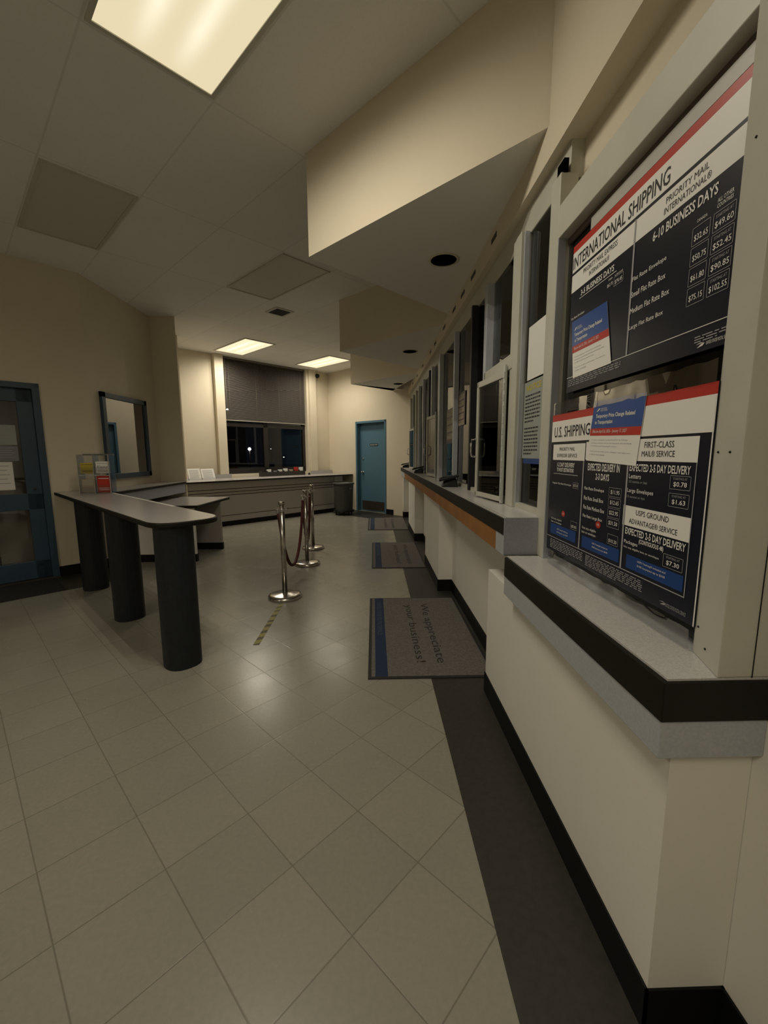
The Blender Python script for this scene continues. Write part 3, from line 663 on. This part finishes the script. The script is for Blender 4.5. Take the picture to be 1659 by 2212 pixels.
# ---------------------------------------------------------------- floor mats
def floor_mat(x0, x1, y0, y1, label):
    t = thing('floor_mat', label, 'mat', ((x0+x1)/2, (y0+y1)/2, .0013), 'lettered mats along the counter')
    mb = MB(); mb.box(x0, x1, y0, y1, .0013, .007); obj('border', mb, 'matedge', t, bevel=.002)
    mb = MB(); mb.box(x0+.022, x1-.018, y0+.02, y1-.02, .007, .0095); obj('carpet', mb, 'mat', t)
    mb = MB(); mb.box(x0+.047, x0+.127, y0+.02, y1-.02, .0095, .0099); obj('blue_stripe', mb, 'matblue', t)
    f = lambda u, v: (v, u, .0102)
    mb = MB(); cy = (y0+y1)/2
    text(mb, 'We appreciate', 'mattext', (cy+.555, cy-.555, x0+.445, x0+.53), f, .0, .10)
    text(mb, 'your business!', 'mattext', (cy+.53, cy-.545, x0+.305, x0+.39), f, .0, .10)
    f = lambda u, v: (v, u, .0101); text(mb, 'UNITED STATES POSTAL SERVICE', 'matbluel', (cy+.60, cy-.10, x0+.068, x0+.104), f)
    obj('lettering', mb, None, t)
floor_mat(-.047, .762, 2.435, 3.90, 'nearest grey mat with a blue stripe reading We appreciate your business')
floor_mat(-.035, .645, 4.98, 6.465, 'middle grey lettered mat with a blue stripe')
floor_mat(-.12, .645, 7.575, 9.03, 'farthest grey lettered mat, before the teal door')

# ---------------------------------------------------------------- stanchions, ropes, tape
def stanchion(x, y, label, H=.955):
    t = thing('stanchion', label, 'stanchion', (x, y, 0), 'steel queue stanchions')
    mb = MB(); mb.lathe([(.160, 0), (.163, .004), (.163, .022), (.155, .032), (.12, .040), (.05, .046), (.03, .05)], n=40); local('base', mb, 'steel', t)
    mb = MB(); mb.lathe([(.025, .045), (.025, H-.03)], n=24); local('pole', mb, 'steel', t)
    mb = MB(); mb.lathe([(.026, H-.10), (.030, H-.10), (.030, H-.065), (.026, H-.065)], n=24)
    for q in range(4):
        a = q*math.pi/2; c, s = math.cos(a), math.sin(a)
        mb.tube([(c*.028, s*.028, H-.085), (c*.055, s*.055, H-.08), (c*.060, s*.060, H-.062)], .006, 8)
    local('collar', mb, 'chrome', t)
    mb = MB(); mb.lathe([(.026, H-.035), (.032, H-.03), (.032, H-.006), (.026, H)], n=24); local('cap', mb, 'steel', t)
    return t
S1, S2, S3 = (-.885, 3.98), (-.862, 5.22), (-.915, 6.12)
stanchion(*S1, 'nearest steel stanchion, at the end of the yellow floor tape')
stanchion(*S2, 'middle steel stanchion of the three in line')
stanchion(*S3, 'farthest steel stanchion, nearest the window counter')
def rope(p, q, zl, label, xo=0.0):
    t = thing('queue_rope', label, 'rope', ((p[0]+q[0])/2+xo, (p[1]+q[1])/2, zl), 'burgundy queue ropes')
    pts = []; n = 24; za = .845
    ya, yb = p[1]+.07, q[1]-.07
    for i in range(n+1):
        u = i/n; k = math.cosh(4.0*(u-.5)); k0 = math.cosh(2.0); z = zl+(za-zl)*(k-1)/(k0-1)
        pts.append((p[0]-.05*(1-u)-.02*u+(q[0]-p[0])*u+xo*math.sin(math.pi*u), ya+(yb-ya)*u, z))
    mb = MB(); mb.tube(pts, .017, 12); obj('cord', mb, 'rope', t)
    for a, b in ((pts[0], pts[1]), (pts[-1], pts[-2])):
        va = Vector(a); d = (va-Vector(b)).normalized()
        mb = MB(); mb.tube([va-d*.015, va+d*.035, va+d*.042], [.021, .021, .012], 14); pe = va+d*.04
        mb.tube([pe, (pe.x, pe.y, pe.z+.012), (pe.x, pe.y+(-.02 if a is pts[0] else .02), .845+.06)], .004, 8)
        obj('end_ferrule', mb, 'chrome', t)
rope(S1, S2, .17, 'burgundy rope sagging between the nearest and middle stanchions')
rope(S2, S3, .20, 'burgundy rope sagging between the middle and farthest stanchions')
t = thing('floor_tape', 'worn yellow and black striped tape on the floor before the nearest stanchion', 'tape', (-.88, 3.35, 0))
mb = MB(); mb.box(-.905, -.86, 2.94, 3.80, 0, .0008); obj('tape', mb, 'btape', t)
mb = MB(); random.seed(5)
y = 2.955
while y < 3.78:
    l = random.uniform(.045, .075); mb.prism([(-.905, y), (-.86, y+.02), (-.86, y+l+.02), (-.905, y+l)], .0008, .0011); y += l+random.uniform(.03, .055)
obj('yellow_stripes', mb, 'ytape', t)

# ---------------------------------------------------------------- peninsula writing desk
ZD = .985
t = thing('writing_desk', 'standing-height peninsula desk with rounded end on three charcoal columns', 'desk', (-1.9, 3.3, 0))
a_n, a_f = 1.17/R2, 1.80/R2; bend = (-1.13-2.58)/R2
def rounded(a0, a1, b0, b1, r=.07, n=8, r2=.05):
    pts = [P(a1, b0), P(a0, b0)]
    for i in range(n+1):
        q = math.pi-(math.pi/2)*i/n*1.0; pts.append(P(a0+r+r*math.cos(q), b1-r+r*math.sin(q)))
    for i in range(n+1):
        q = math.pi/2-(math.pi/2)*i/n; pts.append(P(a1-r2+r2*math.cos(q), b1-r2+r2*math.sin(q)))
    return pts
def rounded(a0, a1, b0, b1, dep=.21, n=24, e=.72):
    ac, h = (a0+a1)/2, (a1-a0)/2; pts = [P(a1, b0), P(a0, b0)]
    for i in range(n+1):
        q = math.pi*(1-i/n); pts.append(P(ac+h*math.copysign(abs(math.cos(q))**e, math.cos(q)), b1-dep+dep*abs(math.sin(q))**e))
    return pts
a_f = 1.80/R2; bend = -2.685
mb = MB(); mb.prism(rounded(a_n, a_f, BENT, bend), ZD-.036, ZD-.003); obj('edge_band', mb, 'blackedge', t, bevel=.008)
mb = MB(); mb.prism(rounded(a_n+.008, a_f-.008, BENT, bend-.008), ZD-.004, ZD); obj('tabletop', mb, 'desktop', t)
for k in range(3):
    ac = .985; bc = -2.835-k*1.17
    x, y = P(ac, bc); mb = MB(); n = 32; pr = []
    for i in range(n):                                # rounded-rectangle column
        q = 2*math.pi*i/n; c, s = math.cos(q), math.sin(q)
        rx = .115*math.copysign(abs(c)**.85, c); ry = .122*math.copysign(abs(s)**.85, s); pr.append(P(ac+rx, bc+ry))
    mb.prism(pr, 0, ZD-.036); o = obj('leg', mb, 'deskleg', t)
mb = MB(); mb.prism([P(a_f-.035, -6.0), P(a_f-.008, -6.0), P(a_f-.008, -3.55), P(a_f-.035, -3.55)], ZD, ZD+.0012); obj('back_strip', mb, 'white', t)['label'] = 'pale strip along the back edge'

# brochure rack on the desk against the entry wall
t = thing('brochure_rack', 'clear acrylic four-pocket leaflet rack on the peninsula desk', 'leaflet rack', (-3.05, 4.75, ZD))
rx0, rx1, ry = -3.20, -2.865, 4.60; k = 1.0
# rack front faces the camera
mb = MB()
for x in (rx0, (rx0+rx1)/2-.003, rx1-.006): mb.box(x, x+.006, ry, ry+.11, ZD+.001, ZD+.42)
mb.box(rx0, rx1, ry+.104, ry+.11, ZD+.001, ZD+.44)
for z in (ZD+.001, ZD+.21): mb.box(rx0, rx1, ry+.02, ry+.11, z, z+.005)
mb.box(rx0, rx1, ry+.005, ry+.010, ZD+.001, ZD+.09); mb.box(rx0, rx1, ry+.005, ry+.010, ZD+.21, ZD+.29)
obj('pockets', mb, 'acrylic', t)
mb = MB(); mb.box(rx0-.002, rx1+.002, ry+.104, ry+.112, ZD+.41, ZD+.425)
for x in (rx0-.003, (rx0+rx1)/2-.003, rx1-.004): mb.box(x, x+.006, ry-.001, ry+.004, ZD+.001, ZD+.42)
mb.box(rx0, rx1, ry+.001, ry+.005, ZD+.192, ZD+.20)
obj('edges', mb, mat('frosted acrylic edge', (.42, .40, .38), .3), t)
xm = (rx0+rx1)/2
def leaflet(x0, x1, z0, z1, m, m2, label, word=None, y=None):
    y = y or ry+.03
    t = thing('leaflet', label, 'leaflet', ((x0+x1)/2, y, z0), 'leaflets in the acrylic rack')
    mb = MB(); mb.box(x0, x1, y, y+.012, z0, z1); obj('sheet', mb, m, t)
    mb = MB(); f = lambda u, v: (u, y-.0008, v)
    h = z1-z0
    if word: text(mb, word, m2, (x0+.015, x1-.015, z0+h*.38, z0+h*.66), f, .02)
    for q in (.14, .24, .82): mb.add([f(x0+.015, z0+h*q), f(x1-.02, z0+h*q), f(x1-.02, z0+h*(q+.04)), f(x0+.015, z0+h*(q+.04))], [(0, 1, 2, 3)], m2)
    obj('print', mb, None, t)
leaflet(rx0+.012, xm-.008, ZD+.216, ZD+.33, 'yellow', 'brown', 'yellow leaflet in the upper left pocket of the rack')
leaflet(xm+.010, rx1-.012, ZD+.216, ZD+.345, 'white', 'pgrey', 'white leaflet with grey lettering in the upper right pocket of the rack', 'Easy')
leaflet(xm+.010, rx1-.012, ZD+.008, ZD+.19, 'red', 'white', 'red leaflet in the lower right pocket of the rack')
leaflet(rx0+.012, xm-.008, ZD+.008, ZD+.15, 'tan', 'pgrey', 'tan leaflet in the lower left pocket of the rack')

# ---------------------------------------------------------------- wall desk below the mirror-like window, and low desk
t = thing('wall_desk', 'narrow standing-height wall counter below the blue-framed window', 'counter', (-3.14, 5.9, .8))
mb = MB(); mb.box(-3.33, -2.955, 4.85, 6.62, ZD-.006, ZD+.001); obj('top', mb, 'desktop', t)
mb = MB(); mb.box(-3.33, -2.945, 4.85, 6.615, ZD-.036, ZD-.006); obj('edge_band', mb, 'blackedge', t, bevel=.004)
mb = MB(); mb.box(-3.33, -2.96, 5.0, 6.60, ZD-.17, ZD-.036); obj('apron', mb, 'bluegrey', t)
t = thing('low_desk', 'lower seated-height desk between panel legs behind the peninsula desk', 'desk', (-2.8, 5.9, 0))
mb = MB(); mb.prism([(-3.33, 5.40), (-2.285, 5.40), (-2.24, 6.46), (-3.33, 6.56)], .744, .75); obj('tabletop', mb, 'desktop', t)
mb = MB(); mb.prism([(-3.33, 5.39), (-2.277, 5.39), (-2.232, 6.465), (-3.33, 6.57)], .712, .7445); obj('edge_band', mb, 'blackedge', t, bevel=.004)
for nm, y0, y1, x1, m in (('side_panel', 5.42, 5.46, -2.345, 'wall2'), ('side_panel', 6.14, 6.18, -2.265, 'casework')):
    mb = MB(); mb.box(-3.33, x1, y0, y1, .10, .712); p = obj(nm, mb, m, t)
    mb = MB(); mb.box(-3.33, x1+.008, y0-.008, y1+.008, 0, .10); obj('toe_kick', mb, 'base', p)

# ---------------------------------------------------------------- blue framed window on the left wall
t = thing('window_3', None, None, (-3.33, 5.8, 1.1), kind='structure')
y0, y1, z0, z1, fwd = 5.285, 6.285, 1.096, 2.166, .065
mb = MB(); mb.box(-3.33, -3.29, y0, y0+fwd, z0, z1); mb.box(-3.33, -3.29, y1-fwd, y1, z0, z1); mb.box(-3.33, -3.29, y0, y1, z0, z0+fwd); mb.box(-3.33, -3.29, y0, y1, z1-fwd, z1)
obj('frame', mb, 'teald', t, bevel=.003)
mb = MB(); mb.box(-3.315, -3.309, y0+fwd, y1-fwd, z0+fwd, z1-fwd); obj('pane', mb, glass_mat('reflective pane', (.8, .8, .8), 1.9, 2.2), t)
mb = MB(); mb.box(-3.328, -3.320, y0+fwd, y1-fwd, z0+fwd, z1-fwd); obj('backing', mb, mat('dim backing', (.12, .105, .085), .7), t)

# ---------------------------------------------------------------- doors
t = thing('door_1', None, None, (*P(AW, -7.1), 0), kind='structure')
bl, br = -7.637, -6.614
mb = MB()
for q in ((bl, bl+.05), (br-.05, br)): mb.ab(AW-.012, AW+.16, q[0], q[1], 0, 2.17)
mb.ab(AW-.012, AW+.16, bl, br, 2.12, 2.17); mb.ab(AW+.10, AW+.16, bl+.05, bl+.075, 0, 2.12)
obj('frame', mb, 'teal', t, bevel=.003)
mb = MB(); mb.ab(AW+.11, AW+.15, bl+.05, br-.05, .008, 2.12); dp = obj('door_panel', mb, 'teal', t)
mb = MB(); mb.ab(AW+.106, AW+.111, bl+.10, br-.09, .03, .25); obj('kick_plate', mb, 'kick', dp)
def on_ab(mb, prof, a, b, z, n=20):                  # lathe whose axis points out of the door wall (towards -a)
    k = len(mb.v); mb.lathe(prof, n=n)
    for q in range(k, len(mb.v)):
        vx, vy, vz = mb.v[q]; x, y = P(a-vz, b+vx); mb.v[q] = (x, y, z+vy)
mb = MB(); on_ab(mb, [(.03, 0), (.03, .01), (.012, .012), (.012, .04), (.028, .05), (.03, .07), (.02, .08)], AW+.11, bl+.14, .95); obj('knob', mb, 'chrome', dp)
mb = MB(); on_ab(mb, [(.028, 0), (.028, .012), (.02, .02)], AW+.11, bl+.14, 1.28); obj('deadbolt', mb, 'chrome', dp)
mb = MB(); mb.ab(AW+.104, AW+.11, -7.255, -6.985, 1.585, 1.635); sg = obj('name_sign', mb, 'black', dp)
mb = MB(); text(mb, "MANAGER'S OFFICE", 'ptext', (-7.24, -7.00, 1.598, 1.620), lambda u, v: (*P(AW+.1035, u), v), .02); obj('lettering', mb, None, sg)

t = thing('door_2', None, None, (*P(.25, BENT), 0), kind='structure')
mb = MB()
mb.ab(.735, .80, BENT-.15, BENT+.02, 0, 2.17); mb.ab(-.30, -.235, BENT-.15, BENT+.02, 0, 2.17); mb.ab(-.30, .80, BENT-.15, BENT+.02, 2.11, 2.17)
obj('frame', mb, 'teald', t, bevel=.003)
mb = MB(); b0, b1 = BENT-.07, BENT-.03
mb.ab(.60, .735, b0, b1, .02, 2.11); mb.ab(-.235, -.11, b0, b1, .02, 2.11); mb.ab(-.235, .735, b0, b1, 1.97, 2.11); mb.ab(-.235, .735, b0, b1, .80, .98); mb.ab(-.235, .735, b0, b1, .02, .22)
dp = obj('door_panel', mb, 'teald', t, bevel=.003)
mb = MB(); mb.ab(-.11, .60, BENT-.053, BENT-.047, .98, 1.97); mb.ab(-.11, .60, BENT-.053, BENT-.047, .22, .80); obj('pane', mb, 'glass', dp)
mb = MB(); mb.ab(.645, .69, b1, b1+.012, .95, 1.10, 'teald'); mb2 = MB(); k = len(mb2.v); mb2.tube([(*P(.668, b1), 1.03), (*P(.668, b1+.03), 1.03)], .010, 12); obj('lock', mb2, 'kick', dp)
mb = MB(); mb.ab(-.3, .8, BENT-.15, BENT+.04, 0, .015); obj('threshold', mb, 'kick', t)
# vestibule behind the entry door
mb = MB(); mb.ab(-3, 3, BENT-1.9, BENT-1.8, 0, ZC); mb.ab(1.1, 1.2, BENT-1.8, BENT-.15, 0, ZC); struct('wall_vestibule', mb, 'wall')
def wpaper(a0, a1, z0, z1, m, label, b=BENT-.044):
    x, y = P((a0+a1)/2, b); t = thing('door_notice', label, 'notice', (x, y, z0), 'sheets on the entry door glass')
    mb = MB(); mb.ab(a0, a1, b, b+.001, z0, z1); obj('sheet', mb, m, t)
    mb = MB(); f = lambda u, v: (*P(u, b+.0014), v)
    n = 5
    for k in range(n): z = z1-(z1-z0)*(k+1)/(n+1.5); mb.add([f(a0+.03, z), f(a1-.03-.02*(k % 2), z), f(a1-.03-.02*(k % 2), z+.006), f(a0+.03, z+.006)], [(0, 1, 2, 3)], 'pgrey')
    obj('print', mb, None, t)
wpaper(.10, .51, 1.03, 1.33, 'paper', 'white sheet low on the entry door glass')
wpaper(.16, .57, 1.34, 1.50, mat('dim grey paper', (.22, .23, .26), .7), 'grey sheet in the middle of the entry door glass', BENT-.046)
wpaper(.16, .57, 1.51, 1.72, 'greenpaper', 'grey green sheet on the upper entry door glass', BENT-.046)
mb = MB(); mb.ab(-.4, .75, -5.93, -5.35, .001, .008); tag(obj('entry_mat', mb, 'matedge', bevel=.002), 'plain dark mat inside the entry door', 'mat')

# ---------------------------------------------------------------- main window, blind, night outside
t = thing('window_4', None, None, (*P(5.25, BWIN), .97), kind='structure')
bw0, bw1 = BWIN-.13, BWIN-.06; zb, zt = .97, ZC
mb = MB()
mb.ab(a0, a0+.05, bw0, bw1, zb, zt); mb.ab(a1-.07, a1, bw0, bw1, zb, zt); mb.ab(a0, a1, bw0, bw1, zb, zb+.12); mb.ab(a0, a1, bw0, bw1, zt-.08, zt)
mb.ab(a0, a1, bw0, bw1, 2.0, 2.08); mb.ab(5.15, 5.26, bw0, bw1, zb, zt)
obj('frame', mb, 'winframe', t)
mb = MB(); mb.ab(a0, a1, BWIN-.10, BWIN-.094, zb+.1, zt-.06); obj('pane', mb, 'nightglass', t)
t = thing('window_blind', 'half-lowered brown horizontal blind in the big window', 'blind', (*P(5.25, BWIN), 2.12))
mb = MB(); z = 2.16; k = 0
while z < ZC-.05:
    q = .010
    v = [(*P(a0+.012, BWIN-.045), z+q), (*P(a1-.012, BWIN-.045), z+q), (*P(a1-.012, BWIN-.020), z-q), (*P(a0+.012, BWIN-.020), z-q)]
    mb.add(v+[(x, y, zz+.0009) for x, y, zz in v], [(3, 2, 1, 0), (4, 5, 6, 7), (0, 1, 5, 4), (1, 2, 6, 5), (2, 3, 7, 6), (3, 0, 4, 7)]); z += .0215
sl = obj('slats', mb, 'slat', t)
mb = MB(); mb.ab(a0+.01, a1-.01, BWIN-.05, BWIN-.018, 2.118, 2.138); obj('bottom_rail', mb, 'cord', t)
mb = MB(); mb.ab(a0+.005, a1-.005, BWIN-.055, BWIN-.012, ZC-.045, ZC-.002); obj('head_rail', mb, 'slat', t)
for a in (a0+.16, 4.98, 5.56, a1-.14):
    mb = MB(); mb.tube([(*P(a, BWIN-.015), 2.12), (*P(a, BWIN-.015), ZC-.04)], .0018, 6); obj('ladder_cord', mb, 'cord', t)
mb = MB(); mb.tube([(*P(a0+.085, BWIN-.010), 2.12), (*P(a0+.085, BWIN-.010), ZC-.04)], .004, 8); obj('tilt_wand', mb, 'cord', t)
# street outside
mb = MB(); mb.ab(-30, 40, -60, BWIN-.4, -.35, -.30); tag(obj('street', mb, 'asphalt'), 'dark street beyond the big window', 'street')
def lamp_outside(px, py, dist, r, s, label):
    d = (r2*((px-829.5)/899.73)-u2*((py-1106)/899.73)+fw); p = Vector((0, 0, CH))+d*dist
    t = thing('street_lamp', label, 'street lamp', (p.x, p.y, -.3), 'street lamps outside the big window')
    mb = MB(); mb.tube([(p.x, p.y, -.3), (p.x, p.y, p.z)], .05, 8); obj('pole', mb, 'winframe', t)
    mb = MB(); mb.lathe([(r*.2, p.z-r), (r*.8, p.z-r*.6), (r, p.z), (r*.8, p.z+r*.6), (r*.2, p.z+r)], p.x, p.y, 16); obj('lamp_head', mb, emit_mat('lamp glow', (1, .93, .8), s), t)
lamp_outside(491, 885, 26, .075, 30, 'street lamp seen through the left of the blind')
lamp_outside(539, 970, 24, .085, 30, 'brightest street lamp, low in the left half of the window')
lamp_outside(613, 988, 34, .045, 8, 'small distant lamp in the right half of the window')
lamp_outside(585, 970, 34, .04, 3, 'faintest distant lamp near the middle of the window')
mb = MB(); mb.ab(-6, 2.5, -30, -22, -.3, 3.2); mb.ab(5.5, 14, -34, -26, -.3, 4.2); tag(obj('distant_building', mb, 'asphalt'), 'dark low buildings across the street', 'building')

# ---------------------------------------------------------------- window counter (casework under the big window)
ZW = .90; bf = -11.03/R2; aL, aR = 2.6, 6.44
t = thing('window_counter', 'grey casework counter with dark reveal lines below the big window', 'counter', (*P(4.8, -8.2), 0))
mb = MB(); mb.ab(aL, AW-.02, BWIN+.02, bf+.045, ZW-.006, ZW); obj('top', mb, 'desktop', t)
mb = MB(); mb.ab(aL, AW-.01, BWIN+.02, bf+.05, ZW-.030, ZW-.006); obj('edge_band', mb, 'blackedge', t)
fs_ = [(.10, .205), (.217, .605), (.617, .665), (.677, .725), (.737, ZW-.03)]
mb = MB(); mb.ab(aL, aR-.005, BWIN+.05, bf-.02, .10, ZW-.03); obj('reveal_lines', mb, 'base', t)
mb = MB(); [mb.ab(aL, aR, bf-.02, bf, p0, p1) for p0, p1 in fs_]; obj('front_panel', mb, 'casework', t)
mb = MB(); mb.ab(aL, aR, BWIN+.05, bf-.04, 0, .10); obj('toe_kick', mb, 'base', t)
mb = MB(); mb.ab(aR, aR+.25, BWIN+.05, bf+.03, ZW-.16, ZW-.03); obj('end_apron', mb, 'casework', t)
mb = MB(); mb.ab(aL, 4.24, BWIN+.10, BWIN+.115, ZW, ZW+.085); mb.ab(6.33, AW-.02, BWIN+.10, BWIN+.115, ZW, ZW+.085); obj('backsplash', mb, 'desktop', t)
# things on it
def ab_at(px, py, b):                                # a-coordinate on the plane b seen at a pixel
    d = (r2*((px-829.5)/899.73)-u2*((py-1106)/899.73)+fw); k = b*R2/(d.x-d.y); return ((d.x+d.y)*k/R2)
for px0, px1, h, lab in ((403, 408, .21, 'red and white edge-on leaflet holder at the left end of the window counter'), (408, 437, .22, 'larger white form pad propped left on the window counter'), (437, 467, .21, 'white form pad propped right on the window counter')):
    b = BWIN+.20; x0 = ab_at(px0, 1030, b); x1 = ab_at(px1, 1030, b)
    t = thing('form_holder', lab, 'form holder', (*P((x0+x1)/2, b), ZW), 'form holders on the window counter')
    mb = MB(); v = [(*P(x0, b), ZW), (*P(x1-.01, b), ZW), (*P(x1-.02, b-.07), ZW+h), (*P(x0, b-.07), ZW+h)]
    v2 = [(*P(x0, b-.012), ZW), (*P(x1-.01, b-.012), ZW), (*P(x1-.02, b-.082), ZW+h), (*P(x0, b-.082), ZW+h)]
    mb.add(v+v2, [(0, 1, 2, 3), (7, 6, 5, 4), (0, 4, 5, 1), (1, 5, 6, 2), (2, 6, 7, 3), (3, 7, 4, 0)]); obj('forms', mb, 'white', t)
    mb = MB()
    def g(u, v_): 
        p = Vector(v[0])*(1-u)*(1-v_)+Vector(v[1])*u*(1-v_)+Vector(v[2])*u*v_+Vector(v[3])*(1-u)*v_; q = P(0, .0015); return (p.x+q[0], p.y+q[1], p.z)
    for k in range(8): z = .15+k*.095; mb.add([g(.12, z), g(.85, z), g(.85, z+.03), g(.12, z+.03)], [(0, 1, 2, 3)], 'red' if x1-x0 < .1 else 'pgrey')
    obj('print', mb, None, t)
    mb = MB(); mb.ab(x0-.005, x1, b, b+.02, ZW, ZW+.03); mb.ab(x0, x1-.02, b-.10, b-.082, ZW, ZW+.10); obj('stand', mb, 'acrylic', t)
b = BWIN+.22; x0 = ab_at(566, 1025, b); x1 = ab_at(659, 1022, b)
t = thing('form_organizer', 'long dark organizer tray full of forms under the big window', 'organizer', (*P((x0+x1)/2, b), ZW))
mb = MB(); mb.ab(x0, x1, b, b+.01, ZW, ZW+.10); mb.ab(x0, x1, b-.13, b-.12, ZW, ZW+.13); mb.ab(x0, x1, b-.12, b, ZW, ZW+.01)
for k in range(9): a = x0+(x1-x0-.01)*k/8; mb.ab(a, a+.01, b-.12, b, ZW, ZW+.12)
obj('tray', mb, mat('dark brown plastic', (.035, .03, .024), .5), t)
n = 8; cols = ['tan', 'paper', 'greenpaper', 'paper', 'white', 'tan', 'red', 'white']
for k in range(n):
    a = x0+(x1-x0)*(k+.12)/n; h = (.05, .155, .12, .145, .165, .14, .19, .185)[k]; 
    lab = ('shallow tan', 'taller pale', 'low grey green', 'pale', 'wide white', 'tan', 'pink red', 'tallest white')[k]+' card stack in slot %s of the organizer' % ('one', 'two', 'three', 'four', 'five', 'six', 'seven', 'eight')[k]
    tt = thing('card_stack', lab, 'cards', (*P(a+.05, b-.06), ZW+.01), 'cards in the window organizer')
    mb = MB(); mb.ab(a, a+(x1-x0)/n*.72, b-.08, b-.05, ZW+.01, ZW+h); obj('cards', mb, cols[k], tt)
x = ab_at(668, 1022, BWIN+.25); mb = MB(); px_, py_ = P(x, BWIN+.25); mb.lathe([(.03, ZW), (.03, ZW+.03), (.012, ZW+.035), (.012, ZW+.05)], px_, py_, 16); tag(obj('pen_base', mb, 'black', loc=(px_, py_, ZW)), 'small black pen holder right of the form organizer', 'pen holder')
mb = MB(); x0 = ab_at(505, 1031, BWIN+.66); x1 = ab_at(658, 1024, BWIN+.66); mb.ab(x0, x1, BWIN+.63, BWIN+.69, ZW, ZW+.002); tag(obj('white_strip', mb, 'white'), 'long white strip lying on the window counter', 'strip')

# ---------------------------------------------------------------- trash can
cx, cy = -.70, 9.62
t = thing('trash_can', 'round grey trash can on a black dolly beside the teal door', 'trash can', (cx, cy, 0))
mb = MB(); mb.lathe([(.195, .10), (.20, .12), (.225, .70), (.228, .72)], cx, cy, 36); obj('body', mb, 'bin', t)
mb = MB(); mb.lathe([(.228, .70), (.248, .71), (.25, .735), (.232, .745), (.215, .735), (.21, .70)], cx, cy, 36); obj('rim', mb, 'bin', t)
for s in (-1, 1):
    mb = MB(); x = cx+s*.235*math.cos(.78); y = cy-s*.235*math.sin(.78)-.02; mb.box(x-.03, x+.03, y-.03, y+.03, .60, .64); obj('handle', mb, 'bin', t, bevel=.008)
mb = MB(); mb.lathe([(.15, .075), (.235, .08), (.24, .11), (.20, .115)], cx, cy, 32); dl = obj('dolly', mb, 'black', t)
for k in range(5):
    q = k*2*math.pi/5+.4; x, y = cx+.19*math.cos(q), cy+.19*math.sin(q)
    mb = MB(); mb.tube([(x-.012, y, .036), (x+.012, y, .036)], .036, 16); mb.box(x-.01, x+.01, y-.01, y+.01, .05, .085); obj('caster', mb, 'black', dl)

# ---------------------------------------------------------------- camera on the window-side column
ca, cb_ = 6.62, BWIN+.10
x, y = P(ca, cb_); t = thing('security_camera', 'small dark security camera high on the wall between the window and the corner', 'camera', (x, y, 3.3))
mb = MB(); mb.tube([(*P(ca, BWIN), 3.37), (*P(ca, BWIN+.02), 3.37)], .05, 20); obj('mount', mb, 'ceiltile', t)
mb = MB(); mb.tube([(*P(ca, BWIN+.02), 3.37), (*P(ca, BWIN+.07), 3.36), (*P(ca-.02, BWIN+.10), 3.33)], .016, 10); obj('arm', mb, 'ceiltile', t)
mb = MB(); mb.lathe([(.01, 3.255), (.045, 3.27), (.06, 3.31), (.05, 3.345), (.02, 3.36)], *P(ca-.02, BWIN+.11), 20); obj('dome', mb, 'black', t)
